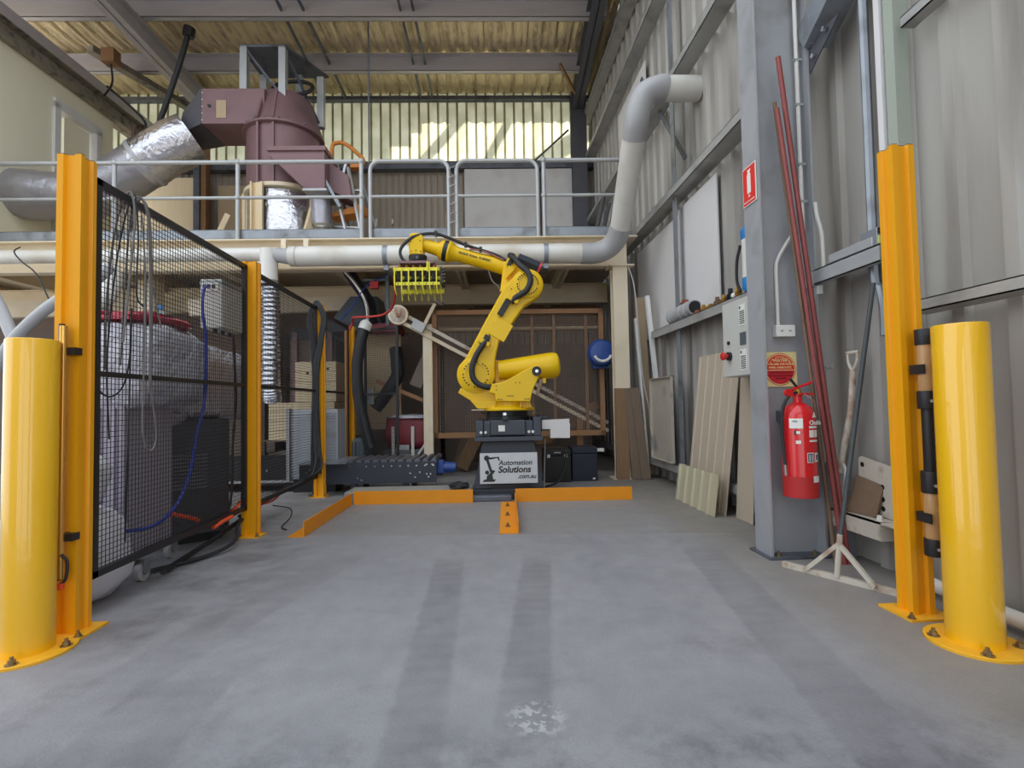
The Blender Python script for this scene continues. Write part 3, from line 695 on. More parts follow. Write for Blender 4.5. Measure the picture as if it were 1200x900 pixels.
# ---- behind the fence: bags, cabinets, wrapped bundle, bottle
MB().lump((-2.06, 2.62, .23), (.52, .56, .48), 2.8, jit=.025, seed=3).build('bulk_bag', 'sack', smooth=True, label='white woven bag slumped on the floor behind the left post', cat='bag', group='white woven bags')
MB().lump((-2.0, 2.56, .60), (.34, .34, .28), 2.6, jit=.03, seed=5).build('bulk_bag', 'sack', smooth=True, label='small white woven bag resting on the floor bag', cat='bag', group='white woven bags')
cg = thing('wheeled_cabinet', 'grey lilac wheeled cabinet under the plastic-wrapped bundle', 'cabinet', (-2.19, 3.12, 0))
MB().box(-2.40, -1.98, 2.95, 3.40, .13, 1.0).build('body', 'cabinet_grey', cg, bevel=.01)
for i in range(5): MB().box(-2.37+.08*i, -2.34+.08*i, 2.938, 2.95, .2, .95).build('rib', 'cabinet_grey', cg)
for x, y in ((-1.88, 2.95), (-2.34, 2.98), (-1.98, 3.38), (-2.34, 3.38)):
    w = MB().cyl((x-.016, y, .05), (x+.016, y, .05), .05, 20).build('castor', 'grey_pvc', cg, smooth=True)
    MB().cyl((x-.02, y, .05), (x+.02, y, .05), .018, 12).build('hub', 'galv_dark', w)
    b = MB(); b.box(x-.026, x-.02, y-.02, y+.03, .04, .125); b.box(x+.02, x+.026, y-.02, y+.03, .04, .125); b.box(x-.035, x+.035, y-.03, y+.04, .12, .13)
    b.build('fork', 'galv', w)
cb = thing('vented_cabinet', 'black vented cabinet with louvres standing corner-on behind the fence', 'cabinet', (-2.26, 3.86, 0))
rot = Matrix.Rotation(R(38), 3, 'Z'); c0 = Vector((-2.24, 3.9, 0))
def cbx(b, x0, x1, y0, y1, z0, z1): return b.cbox(c0+rot @ Vector(((x0+x1)/2, (y0+y1)/2, (z0+z1)/2)), (x1-x0, y1-y0, z1-z0), rot)
cbx(MB(), -.28, .28, -.28, .28, .06, .86).build('body', 'cabinet_black', cb, bevel=.006)
for k in range(10):
    z = .38+.025*k
    cbx(MB(), -.16, .14, -.292, -.28, z, z+.012).build('louver', 'louver_dark', cb)
    cbx(MB(), .28, .292, -.16, .12, z, z+.012).build('louver', 'louver_dark', cb)
cbx(MB(), -.24, .24, -.24, .24, .0, .06).build('plinth', 'black_metal', cb)
for k in range(3): MB().cyl(c0+rot @ Vector((-.20, -.28, .22-.035*k)), c0+rot @ Vector((-.20, -.29, .22-.035*k)), .007, 8).build('indicator', 'chrome', cb)
wrp = thing('wrapped_bundle', 'bulky bundle in clear shrink wrap on top of the cabinets behind the fence', 'bundle', (-2.3, 3.6, .88))
MB().lump((-2.07, 3.25, 1.20), (.52, .70, .50), 4.0, 24, 16, .035, 1).build('wrap', 'shrink_wrap', wrp, smooth=True)
MB().lump((-2.34, 4.1, 1.12), (.8, 1.15, .56), 4.5, 24, 16, .03, 2).build('wrap', 'shrink_wrap', wrp, smooth=True)
MB().lump((-2.07, 3.22, 1.47), (.42, .56, .065), 3.5, 20, 10, .06, 4).build('red_cover', 'cover_red', wrp, smooth=True)
MB().lump((-2.3, 3.55, .88), (.55, .5, .12), 3.2, 20, 10, .05, 9).build('loose_wrap_edge', 'shrink_wrap', wrp, smooth=True)
bt = thing('water_bottle', 'clear water bottle with a blue cap on the wrapped bundle', 'bottle', (-2.22, 3.60, 1.42))
MB().lathe([(.03, 0), (.032, .01), (.032, .1), (.028, .12), (.033, .14), (.03, .165), (.012, .195), (.012, .2)], (-2.20, 3.62, 1.42), seg=16).build('body', 'clear_plastic', bt, smooth=True)
MB().lathe([(.014, .2), (.014, .225), (.012, .228)], (-2.20, 3.62, 1.42), seg=12).build('cap', 'blue_plastic', bt)

# ---- orange angle kerbs on the floor
def kerb(name, label, p, q, h, foot, side, nb, endplate=False, w=.008):
    p, q = Vector(p), Vector(q); d = (q-p).normalized(); n = Vector((-d.y, d.x, 0))*side
    t = thing('floor_kerb', label, 'kerb', ((p.x+q.x)/2, (p.y+q.y)/2, 0), 'orange angle kerbs on the floor')
    b = MB(); b.bar(p+Vector((0, 0, h/2)), q+Vector((0, 0, h/2)), w, h); b.build('upright_leg', 'kerb_orange', t, bevel=.002)
    MB().bar(p+n*foot/2+Vector((0, 0, .004)), q+n*foot/2+Vector((0, 0, .004)), foot, .008).build('floor_leg', 'kerb_orange', t)
    for i in range(nb):
        k = p + (q-p)*((i+.5)/nb) + n*foot*.55
        nut((k.x, k.y, .008), .014, .016, t)
    return t
kerb('a', 'slanting orange kerb on the left near the second guard post', (-1.30, 3.79, 0), (-1.255, 4.95, 0), .11, .11, 1, 2)
frame('B')
kerb('b', 'long orange kerb in front of the roller conveyor', (-1.40, 4.92, 0), (-.27, 4.89, 0), .125, .1, 1, 3)
kerb('c', 'long orange kerb right of the robot pedestal', (.13, 4.88, 0), (1.24, 4.87, 0), .125, .1, 1, 3)
kerb('d', 'short orange kerb pointing forward with three bolts', (.115, 3.70, 0), (.128, 4.86, 0), .09, .135, 1, 3)
frame('A')
MB().box(-1.33, -1.20, 4.97, 5.1, 0, .10).build('steel_block', 'galv', label='small grey steel block at the corner between the kerbs', cat='block')
frame('B')
MB().box(-1.5, -.3, 4.96, 5.3, .10, .106).build('ramp_plate', 'plate_steel', label='pale steel plate lying behind the long left kerb', cat='plate', base=(-.9, 5.1, 0))
frame('A')
# ================================================================== things on and by the column
frame('A')
ex = thing('fire_extinguisher', 'red water fire extinguisher hung on the steel column', 'fire extinguisher', (1.80, 2.84, .38))
ox, oy = 1.80, 2.84
MB().lathe([(.082, .375), (.09, .385), (.09, .50), (.0895, .505), (.0895, .80), (.084, .845), (.066, .885), (.035, .905), (.024, .91)], (ox, oy, 0), seg=40).build('cylinder', 'red_gloss', ex, smooth=True)
MB().lathe([(.0912, .378), (.0912, .495)], (ox, oy, 0), seg=40).build('skirt', 'red_dull', ex, smooth=True)
MB().lathe([(.024, .905), (.024, .945), (.03, .95), (.03, .96)], (ox, oy, 0), seg=16).build('neck', 'red_gloss', ex)
MB().lathe([(.017, .945), (.02, .955), (.02, .985), (.012, .99)], (ox, oy, 0), seg=12).build('valve', 'brass', ex)
b = MB(); b.bar((ox-.03, oy-.005, .985), (ox+.085, oy-.01, 1.025), .024, .014); b.build('lever', 'red_gloss', ex, bevel=.003)
b = MB(); b.bar((ox-.02, oy-.005, .96), (ox+.09, oy-.01, .955), .022, .012); b.build('carry_handle', 'red_gloss', ex, bevel=.003)
MB().bar((ox-.045, oy-.01, 1.045), (ox+.0, oy-.01, .99), .012, .01).build('safety_pin', 'black_metal', ex)
MB().tube(smooth_path([(ox-.015, oy-.02, .965), (ox-.06, oy-.035, .955), (ox-.098, oy-.03, .90), (ox-.108, oy-.02, .8), (ox-.105, oy-.02, .65), (ox-.104, oy-.03, .56)]), .009, 8).build('hose', 'black_rubber', ex, smooth=True)
MB().cyl((ox-.104, oy-.03, .56), (ox-.103, oy-.033, .50), .008, 10).build('nozzle', 'chrome', ex)
MB().cyl((ox-.07, oy-.02, .965), (ox-.07, oy-.045, .965), .022, 16).build('gauge', 'red_gloss', ex)
MB().tube(smooth_path([(ox+.02, oy-.03, .955), (ox+.05, oy-.05, .93), (ox+.065, oy-.05, .90)]), .003, 6).build('pin_chain', 'chrome', ex)
MB().box(ox-.03, ox+.03, oy+.09, 3.01, .8, .86).build('wall_bracket', 'galv_dark', ex)
def curved_label(a0, a1, z0, z1, m, name, rr=.0915):
    # angle 0 faces the room (-Y), positive to the right
    n = 8; vs = []
    for i in range(n+1):
        a = R(a0+(a1-a0)*i/n); vs += [(ox+rr*math.sin(a), oy-rr*math.cos(a), z0), (ox+rr*math.sin(a), oy-rr*math.cos(a), z1)]
    MB().add(vs, [(2*i, 2*i+2, 2*i+3, 2*i+1) for i in range(n)]).build(name, m, ex)
curved_label(-62, -18, .765, .82, 'label_white', 'paper_label')
curved_label(-40, -28, .735, .75, 'label_white', 'paper_label'); curved_label(-46, -40, .73, .752, 'ink', 'printed_mark')
curved_label(-42, -26, .68, .698, 'label_white', 'paper_label')
for z0, z1 in ((.765, .778), (.715, .755), (.69, .70)): curved_label(2, 44, z0, z1, 'label_white', 'printed_mark')
curved_label(22, 24, .715, .755, 'red_gloss', 'printed_mark', .0919)
curved_label(-8, 18, .575, .63, 'label_white', 'printed_mark'); curved_label(-6, 16, .579, .626, 'teal_grey', 'printed_mark', .0919)
curved_label(-1, 2, .584, .618, 'label_white', 'printed_mark', .0922); curved_label(8, 11, .584, .618, 'label_white', 'printed_mark', .0922)
curved_label(22, 42, .578, .628, 'label_white', 'printed_mark'); curved_label(27, 37, .588, .618, 'ink', 'printed_mark', .0919)
curved_label(12, 46, .465, .50, 'label_white', 'paper_label', .0925)
def ang(a): return Vector((ox+.0918*math.sin(R(a)), oy-.0918*math.cos(R(a)), 0)), (math.cos(R(a)), math.sin(R(a)), 0)
p, u = ang(20); text('Chubb', .034, p-Vector(u)*.030+Vector((0, 0, .785)), u, (0, 0, 1), ex, 'label_white', bold=.0008)
p, u = ang(24); b = MB(); b.prism([(-.016, 0), (.016, 0), (0, .034)], p+Vector((0, -.002, .825)), u, (0, 0, 1), (-.001*u[1], -.001, 0)); b.build('triangle_logo', 'label_white', ex)
p, u = ang(-40); text('FIRE', .014, p-Vector(u)*.018+Vector((0, -.001, .800)), u, (0, 0, 1), ex, 'ink')

rs = thing('round_water_sign', 'square cream sign with a red disc about water extinguishers', 'sign', (1.80, 3.0, 1.0))
MB().box(1.695, 1.905, 3.000, 3.0085, 1.005, 1.215).build('plate', 'sign_cream', rs)
cx, cz = 1.80, 1.11
def disc(r, y, m, name, a0=0, a1=360):
    MB().xz([(cx+x, cz+z) for x, z in arc(0, 0, r, a0, a1, 48 if a1-a0 >= 360 else 28)][:-1 if a1-a0 >= 360 else None], y, y+.0008).build(name, m, rs)
disc(.098, 2.9990, 'sign_dark_red', 'disc'); disc(.094, 2.9982, 'sign_cream', 'ring'); disc(.089, 2.9974, 'sign_red', 'disc')
disc(.089, 2.9966, 'sign_dark_red', 'lower_half', 184, 356)
MB().box(cx-.089, cx+.089, 2.9960, 2.9966, cz-.007, cz-.003).build('divider', 'sign_cream', rs)
for s, sz, z in (('WATER', .026, .045), ('TO BE USED FOR WOOD,', .0155, .026), ('PAPER, FABRICS ETC.', .0155, .006)):
    text(s, sz, (cx, 2.9955, cz+z), (1, 0, 0), (0, 0, 1), rs, 'sign_cream', 'CENTER', bold=.0005)
for s, sz, z in (('NOT TO BE USED FOR', .013, -.024), ('ELECTRICAL OR FLAMMABLE', .0115, -.042), ('LIQUID FIRES', .0115, -.058)):
    text(s, sz, (cx, 2.9955, cz+z), (1, 0, 0), (0, 0, 1), rs, 'ink', 'CENTER')
for i, ch in enumerate('FIRE EXTINGUISHER'):
    a = R(146-112*i/16)
    if ch != ' ': text(ch, .0175, (cx+.069*math.cos(a), 2.9955, cz+.069*math.sin(a)), (math.sin(a), 0, -math.cos(a)), (math.cos(a), 0, math.sin(a)), rs, 'sign_cream', 'CENTER')

fs = thing('extinguisher_sign', 'narrow red sign with white extinguisher picture on the side of the column', 'sign', (1.66, 3.015, 2.12))
MB().box(1.657, 1.662, 2.94, 3.09, 2.13, 2.37).build('plate', 'label_white', fs)
MB().box(1.6555, 1.657, 2.946, 3.084, 2.136, 2.364).build('red_field', 'sign_red', fs)
b = MB(); b.yz([(2.995, 2.20), (3.035, 2.20), (3.035, 2.315), (3.025, 2.325), (3.005, 2.325), (2.995, 2.315)], 1.6545, 1.6555); b.yz([(3.005, 2.325), (3.025, 2.325), (3.03, 2.345), (2.99, 2.345)], 1.6545, 1.6555); b.yz([(3.0, 2.178), (3.03, 2.178), (3.015, 2.192)], 1.6545, 1.6555)
b.build('pictogram', 'label_white', fs)
text('FIRE EXTINGUISHER', .0135, (1.6545, 3.015, 2.148), (0, -1, 0), (0, 0, 1), fs, 'label_white', 'CENTER')

sk = thing('power_socket', 'white power socket on the column under a bent conduit', 'socket', (1.82, 3.0, 1.30))
MB().box(1.765, 1.885, 2.965, 3.01, 1.305, 1.375).build('plate', 'label_white', sk, bevel=.004)
for x in (1.80, 1.85): MB().box(x-.008, x+.008, 2.961, 2.965, 1.335, 1.345).build('switch', 'grey_pvc', sk)
hose('conduit', [(1.795, 2.995, 1.375), (1.795, 2.995, 1.55), (1.795, 2.995, 1.72), (1.805, 2.99, 1.78), (1.85, 2.985, 1.86), (1.895, 2.975, 1.93)], .011, 'white_pvc', 'white bent conduit rising from the power socket', 'conduit')
hose('conduit', [(1.955, 2.965, 1.95), (1.955, 2.965, 2.6), (1.955, 2.965, 3.6)], .012, 'white_pvc', 'long white conduit up the right edge of the column', 'conduit')
hose('conduit', [(2.03, 2.9, 1.66), (2.03, 2.9, 1.82), (2.025, 2.9, 1.92), (2.005, 2.905, 2.02), (2.0, 2.91, 2.1)], .011, 'white_pvc', 'short white conduit bending onto the column above the channel shelf', 'conduit')
for z in (2.12, 2.35, 2.72, 3.0):
    MB().box(1.935, 1.985, 2.953, 2.968, z, z+.014).build('conduit_saddle', 'galv_light', label={2.12: 'lowest', 2.35: 'second lowest', 2.72: 'second highest', 3.0: 'highest'}[z]+' small grey saddle clip on the long white conduit', cat='clip', group='conduit saddle clips')
cl = MB(); cl.box(2.0, 2.075, 2.91, 2.925, 1.10, 1.135); cl.cyl((2.03, 2.91, 1.1175), (2.03, 2.90, 1.1175), .012, 10); cl.cyl((2.06, 2.91, 1.1175), (2.06, 2.90, 1.1175), .012, 10)
cl.build('beam_clamp', 'galv_light', label='small white beam clamp right of the round water sign', cat='clamp')
def rod(name, p, q, r, m, label, cat, group=None): return MB().cyl(p, q, r, 10).build(name, m, smooth=True, label=label, cat=cat, group=group)
G = 'red poles leaning on the column'
rod('red_pole', (2.035, 2.80, 0), (1.80, 2.90, 2.98), .0145, 'rod_red', 'tallest red pole leaning against the column', 'pole', G)
rod('red_pole', (2.005, 2.79, 0), (1.775, 2.89, 2.66), .013, 'rod_red', 'middle-height red pole leaning against the column', 'pole', G)
rod('red_pole', (1.975, 2.82, 0), (1.785, 2.93, 2.72), .011, 'rust', 'thin rusty-tipped pole behind the red poles', 'pole', G)

# ---- wall furniture to the right of the column
sh = thing('channel_shelf', 'galvanised channel bracket shelf on the side wall', 'shelf', (2.06, 2.72, 1.62))
b = MB(); b.box(1.985, 2.165, 2.42, 2.98, 1.69, 1.697); b.box(1.985, 1.992, 2.42, 2.98, 1.61, 1.697); b.box(1.985, 2.02, 2.42, 2.98, 1.61, 1.616)
b.build('channel', 'galv_light', sh)
MB().box(1.975, 2.04, 2.93, 3.0, 1.6, 1.70).build('end_cleat', 'galv_light', sh)
MB().box(2.0, 2.02, 2.9, 2.94, 1.55, 1.6).build('hook', 'label_white', sh)
bl = thing('boxed_light', 'small grey fitting with a yellow end lying on the channel shelf', 'fitting', (2.05, 2.62, 1.697))
MB().box(1.99, 2.09, 2.47, 2.80, 1.70, 1.75).build('body', 'galv_light', bl, bevel=.004)
MB().box(1.995, 2.085, 2.44, 2.56, 1.70, 1.79).build('end_block', 'galv', bl, bevel=.004)
MB().box(1.998, 2.082, 2.432, 2.44, 1.705, 1.745).build('yellow_end', 'pale_yellow', bl)
MB().box(1.998, 2.082, 2.432, 2.44, 1.757, 1.785).build('black_end', 'ink', bl)
G = 'galvanised pipes up the side wall'
for k, (x, y, z0, r) in enumerate(((2.09, 2.585, 1.25, .024), (2.12, 2.52, 2.1, .018))):
    pts = [(x, y, 4), (x, y, 2.5), (x, y, 1.62), (x+.005, y-.03, 1.5), (x+.005, y-.05, 1.38), (x+.0, y-.055, z0)] if k == 0 else [(x, y, 4), (x, y, z0)]
    hose('galvanised_pipe', pts, r, 'galv', ('galvanised pipe with a kinked open lower end on the side wall', 'straight slim galvanised pipe next to the kinked one')[k], 'pipe', group=G)
MB().box(2.085, 2.165, 2.475, 2.51, 1.0, 7.0).build('batten', 'white_board', label='slim white batten up the side wall behind the right post', cat='batten')
b = MB(); b.bar((2.05, 2.95, 3.12), (2.05, 2.3, 3.5), .16, .16); b.build('square_duct', 'galv', label='galvanised square tube crossing high on the side wall', cat='duct')
g = thing('gusset_plate', 'dark triangular gusset plate with bolts high beside the column', 'bracket', (2.06, 2.88, 2.9))
MB().prism([(0, 0), (.24, 0), (0, -.2)], (2.012, 2.93, 3.1), (0.1, -1, 0), (0, 0, 1), (.008, 0, 0)).build('plate', 'beam_dark', g)
for y, z in ((2.9, 3.07), (2.78, 3.07), (2.88, 2.98)): MB().cyl((2.012, y, z), (1.995, y, z), .014, 8).build('bolt', 'chrome', g)

# shovel
sv = thing('shovel', 'white-handled shovel leaning blade-down by the side wall', 'shovel', (2.1, 2.85, .3))
MB().tube([(2.09, 2.775, 1.08), (2.085, 2.80, .85), (2.065, 2.85, .62), (2.055, 2.87, .50)], [.016, .017, .018, .02], 10).build('handle', 'rusty_white', sv, smooth=True)
b = MB(); b.tube(smooth_path([(2.09, 2.775, 1.08), (2.085, 2.80, 1.13), (2.085, 2.80, 1.18)]), .009, 8); b.tube(smooth_path([(2.09, 2.775, 1.08), (2.085, 2.735, 1.13), (2.085, 2.725, 1.18)]), .009, 8); b.cyl((2.085, 2.81, 1.185), (2.085, 2.715, 1.185), .011, 8)
b.build('grip', 'rusty_white', sv, smooth=True)
b = MB(); vs = []
n = 8
for i in range(n+1):
    t = i/n; z = .56-.30*t; w = .12*(1 if t < .7 else 1-((t-.7)/.3)**2*.75)*(.6+.4*min(1, t*5)); yc = 2.885+.07*t
    for k in range(5): vs.append((2.045+.02*(1-(k/2-1)**2), yc+w*(k/2-1), z))
b.add(vs, [(i*5+k, i*5+k+1, i*5+k+6, i*5+k+5) for i in range(n) for k in range(4)])
o = b.build('blade', 'white_board', sv, smooth=True); o.modifiers.new('thick', 'SOLIDIFY').thickness = .003

# floor squeegee with triangular foot
sq = thing('squeegee_stand', 'rusty white T-foot floor scraper with a dark handle propped on the wall', 'scraper', (1.86, 2.6, 0))
MB().cyl((1.80, 2.53, .22), (2.02, 2.51, 1.52), .0115, 10).build('handle', 'dark_handle', sq, smooth=True)
MB().cyl((1.785, 2.545, .02), (1.80, 2.53, .24), .014, 8).build('stem', 'rusty_white', sq, smooth=True)
MB().bar((1.655, 2.80, .014), (1.94, 2.30, .014), .026, .028).build('foot_bar', 'rusty_white', sq)
MB().bar((1.705, 2.675, .02), (1.795, 2.535, .19), .02, .02).build('brace', 'rusty_white', sq)
MB().bar((1.865, 2.39, .02), (1.795, 2.535, .19), .02, .02).build('brace', 'rusty_white', sq)
# steel offcuts on a low channel
ch = thing('steel_channel', 'white-painted steel channel lying along the foot of the side wall', 'channel', (2.1, 2.65, .18))
b = MB(); b.box(2.03, 2.16, 2.40, 2.99, .275, .285); b.box(2.03, 2.04, 2.55, 2.99, .19, .285); b.box(2.03, 2.16, 2.545, 2.553, .19, .285)
b.build('channel', 'rusty_white', ch)
MB().cyl((2.07, 2.60, .285), (2.07, 2.60, .31), .013, 8).build('bolt', 'label_white', ch)
for y in (2.45, 2.9): MB().box(2.09, 2.16, y, y+.06, 0, .275).build('leg', 'galv', ch)
pp = thing('perforated_plate', 'white perforated steel plate leaning on the wall above the low channel', 'plate', (2.13, 2.67, .285))
def holed_plate():
    b = MB(); b.prism([(2.50, .29), (2.81, .29), (2.81, .585), (2.79, .60), (2.50, .555)], (2.125, 0, 0), (0, 1, 0), (0, 0, 1), (.008, 0, 0)); return b
holed_plate().build('plate', 'rusty_white', pp)
for y, z in ((2.78, .555), (2.64, .45), (2.64, .385), (2.64, .335), (2.56, .32)): MB().cyl((2.1248, y, z), (2.1235, y, z), .014, 14).build('hole', 'ink', pp)
MB().prism([(0, 0), (.19, .0), (.2, .17), (.02, .2)], (2.06, 2.835, .29), (.12, -1, 0), (.25, 0, 1), (.01, 0, 0)).build('rusty_plate', 'rust', label='small rusty steel plate leaning on the perforated plate', cat='plate')
hose('floor_pipe', [(2.08, 2.35, .055), (2.06, 1.9, .06), (2.04, 1.2, .06)], .032, 'white_pvc', 'bright white pipe lying along the wall foot behind the right bollard', 'pipe', seg=14)

# ---- bay beyond the column
cbx_ = thing('control_box', 'pale grey electrical control box with a red stop button on the side wall', 'control box', (1.95, 3.62, 1.1))
MB().box(1.86, 2.0, 3.42, 3.83, 1.10, 1.66).build('body', 'box_grey', cbx_, bevel=.008)
MB().box(1.852, 1.86, 3.425, 3.825, 1.105, 1.655).build('door', 'box_grey', cbx_, bevel=.003)
for z0 in (1.46, 1.14):
    p = MB().box(1.849, 1.852, 3.48, 3.57, z0, z0+.15).build('label_plate', 'label_white', cbx_)
    for k in range(7): MB().box(1.8475, 1.849, 3.49, 3.56, z0+.012+.014*k, z0+.018+.014*k).build('printed_line', 'ink', p)
    MB().box(1.8475, 1.849, 3.545, 3.56, z0+.12, z0+.14).build('printed_mark', 'ink', p)
MB().box(1.845, 1.852, 3.48, 3.56, 1.32, 1.41).build('display', 'teal_grey', cbx_, bevel=.003)
MB().cyl((1.852, 3.73, 1.355), (1.84, 3.73, 1.355), .014, 12).build('key_switch', 'black_metal', cbx_)
st = MB().cyl((1.852, 3.72, 1.255), (1.83, 3.72, 1.255), .032, 16).build('stop_collar', 'black_metal', cbx_)
MB().lathe([(.018, 0), (.018, .02), (.03, .024), (.03, .04), (.022, .046)], (1.83, 3.72, 1.255), (-1, 0, 0), 16).build('stop_button', 'red_gloss', st, smooth=True)
MB().cyl((1.95, 3.50, 1.10), (1.95, 3.50, 1.065), .02, 10).build('gland', 'black_metal', cbx_)
MB().tube(smooth_path([(1.95, 3.50, 1.07), (1.94, 3.48, .98), (1.90, 3.42, .90), (1.88, 3.38, .86)]), .008, 6).build('cable', 'copper', cbx_, smooth=True)
fl = thing('filter_cartridge', 'white filter cylinder with bright blue ends strapped on the girt', 'filter', (2.02, 3.72, 1.75))
MB().lathe([(.065, .08), (.065, .40)], (2.03, 3.70, 1.745), seg=20).build('body', 'white_pvc', fl, smooth=True)
MB().lathe([(.055, 0), (.07, .02), (.07, .09), (.066, .1)], (2.03, 3.70, 1.745), seg=20).build('bottom_end', 'blue_plastic', fl, smooth=True)
MB().lathe([(.066, .39), (.07, .40), (.072, .46), (.04, .50)], (2.03, 3.70, 1.745), seg=20).build('top_end', 'blue_plastic', fl, smooth=True)
MB().tube(smooth_path([(2.0, 3.80, 2.12), (1.985, 3.83, 2.0), (1.98, 3.83, 1.85), (1.99, 3.80, 1.76)]), .012, 8).build('side_hose', 'black_rubber', fl, smooth=True)
# fittings on the girt
for k, (y, r, l, m, lab) in enumerate(((5.0, .075, .34, 'grey_pvc', 'open grey pipe elbow lying on the girt, bore showing'), (5.30, .072, .22, 'grey_pvc', 'ribbed grey pipe coupling behind the open elbow on the girt'))):
    t = thing('pipe_fitting', lab, 'pipe fitting', (2.08, y, 1.745), 'grey pipe fittings on the girt')
    b = MB(); b.lathe([(r*.86, 0), (r, 0), (r, l*.3), (r*1.1, l*.32), (r*1.1, l*.5), (r, l*.52), (r, l*.7), (r*1.1, l*.72), (r*1.1, l), (r*.86, l)], (2.07, y-l/2, 1.747+r*1.15), (0, 1, 0), 20)
    b.build('body', m, t, smooth=True)
    MB().lathe([(r*.84, -.001), (r*.84, .02)], (2.07, y-l/2, 1.747+r*1.15), (0, 1, 0), 20).build('bore', 'ink', t)
ck = thing('pipe_clamp', 'coppery pipe clamp standing on the grey fittings', 'pipe clamp', (2.08, 5.1, 1.88))
b = MB(); b.tube(smooth_path([(2.08, 5.1+.04*math.cos(R(a)), 1.91+.04*math.sin(R(a))) for a in range(0, 361, 30)], 3), .008, 6); b.box(2.05, 2.11, 5.13, 5.16, 1.88, 1.94); b.box(2.05, 2.11, 5.08, 5.11, 1.90, 1.96); b.build('ring', 'copper', ck)
labs = ('coppery tee fitting next to the grey pipe fittings on the girt', 'bright brass coupling on the girt', 'dull brass nipple right of the bright coupling on the girt', 'dark brass valve on the girt', 'brass elbow on the girt before the black valve', 'black valve body on the girt beside the filter', 'brass plug nearest the blue filter end')
for k, (y, m, r) in enumerate(((4.78, 'copper', .024), (4.62, 'brass', .028), (4.48, 'brass', .024), (4.34, 'rust', .03), (4.22, 'brass', .026), (4.1, 'black_metal', .034), (3.98, 'brass', .028))):
    t = thing('brass_fitting', labs[k], 'fitting', (2.07, y, 1.745), 'small metal fittings on the girt')
    MB().lathe([(r*.7, -.05), (r*.7, -.03), (r, -.03), (r, .02), (r*.7, .022), (r*.7, .05)], (2.06, y, 1.747+r), (.2, 1, 0), 12).build('body', m, t, smooth=True)
    if k % 2 or k > 3: MB().cyl((2.06, y, 1.747+r), (2.06, y, 1.747+r*(2.4+k*.12)), r*.6, 8).build('branch', m, t, smooth=True)
    if k == 5: MB().ball((2.04, 4.0, 1.77), .025, 10, 8).build('white_knob', 'label_white', t)
for y0, y1, z0, z1, x, lab in ((5.34, 6.80, 1.72, 2.93, 2.135, 'large pale board behind the girts near the cream post'), (4.42, 5.32, 1.72, 2.97, 2.125, 'tall pale board behind the girts left of the blue-capped filter')):
    MB().box(x, x+.014, y0, y1, z0, z1).build('wall_board', 'white_board', label=lab, cat='board', group='pale boards tucked behind the girts')
MB().box(2.14, 2.152, 6.3, 7.6, 4.4, 5.3).build('wall_board', 'white_board', label='pale board high on the side wall behind the rising pipe', cat='board')
# leaning fibreglass sheets
def lean_sheet(y0, y1, xb, xt, z1, pitch, depth, m, label, skew):
    n = int(round((y1-y0)/pitch)); prof = []
    for i in range(n):
        y = y0+i*pitch; prof += [(y, 0), (y+pitch*.7, 0), (y+pitch*.77, depth), (y+pitch*.93, depth)]
    prof.append((y1, 0)); k = len(prof); vs = []
    for (y, d) in prof: vs.append((xb-d, y, .002))
    for (y, d) in prof: vs.append((xt-d, y+skew, z1))
    o = MB().add(vs, [(i, i+1, k+i+1, k+i) for i in range(k-1)]).build('fibreglass_sheet', m, label=label, cat='sheet', group='fibreglass sheets leaning on the side wall')
    o.modifiers.new('thick', 'SOLIDIFY').thickness = .004
lean_sheet(4.02, 4.80, 1.92, 2.04, 1.335, .155, .006, 'fibreglass', 'tall beige ribbed fibreglass sheet leaning on the side wall', -.1)
lean_sheet(3.99, 4.79, 1.815, 1.86, .335, .16, .016, 'fibreglass_yellow', 'short yellowish ribbed sheet in front of the tall beige one', 0)
MB().prism([(3.72, 0), (3.97, 0), (3.93, 1.25), (3.70, 1.2)], (1.98, 0, .002), (0, 1, 0), (.05, 0, 1), (.006, 0, 0)).build('clear_sheet', 'fibreglass', label='narrow clear sheet leaning behind the control box cable', cat='sheet')
# rusty metal panel, planks and boards near the cream post
rp = thing('metal_panel', 'stained pale metal tray panel standing on the low girt', 'panel', (2.0, 5.58, .265))
MB().box(1.985, 1.992, 5.24, 5.92, .27, 1.19).build('face', 'rusty_panel', rp)
for y in (5.24, 5.912): MB().box(1.955, 1.992, y, y+.008, .27, 1.19).build('rim', 'rusty_panel', rp)
for z in (.27, 1.182): MB().box(1.955, 1.992, 5.24, 5.92, z, z+.008).build('rim', 'rusty_panel', rp)
MB().bar((2.06, 6.34, 0), (2.0, 6.34, 2.24), .13, .024, (0, 1, 0)).build('leaning_board', 'tan_board', label='tall tan board leaning beside the cream post', cat='board')
MB().bar((2.13, 5.97, .263), (1.985, 6.0, 2.19), .045, .06, (0, 1, 0)).build('leaning_board', 'white_plain', label='tall white-edged board standing on the low girt behind the stained metal panel', cat='board')
MB().bar((1.99, 6.12, 0), (1.885, 6.18, 1.95), .022, .06, (0, 1, 0)).build('thin_batten', 'white_plain', label='thin white batten between the planks and the tan board', cat='batten')
hose('cable', [(1.79, 6.1, 2.6), (1.86, 6.08, 2.3), (1.90, 6.06, 1.6), (1.93, 6.04, 1.15), (1.98, 6.02, .85), (2.0, 6.05, .6)], .008, 'galv_light', 'pale cable dropping beside the cream post', 'cable')
P = (('timber', (1.655, 6.06), (1.665, 6.10), .155, 'reddish upright plank against the cream post'), ('timber_grey', (1.815, 6.03), (1.755, 6.10), .115, 'grey-brown middle plank leaning by the cream post'), ('timber_grey', (1.915, 6.00), (1.82, 6.09), .105, 'grey-brown plank leaning farthest from the cream post'))
for m, a, c, w, lab in P:
    MB().bar((*a, .004), (*c, 1.09), w, .04, (0, 1, 0)).build('plank', m, label=lab, cat='plank', group='planks leaning at the cream post')
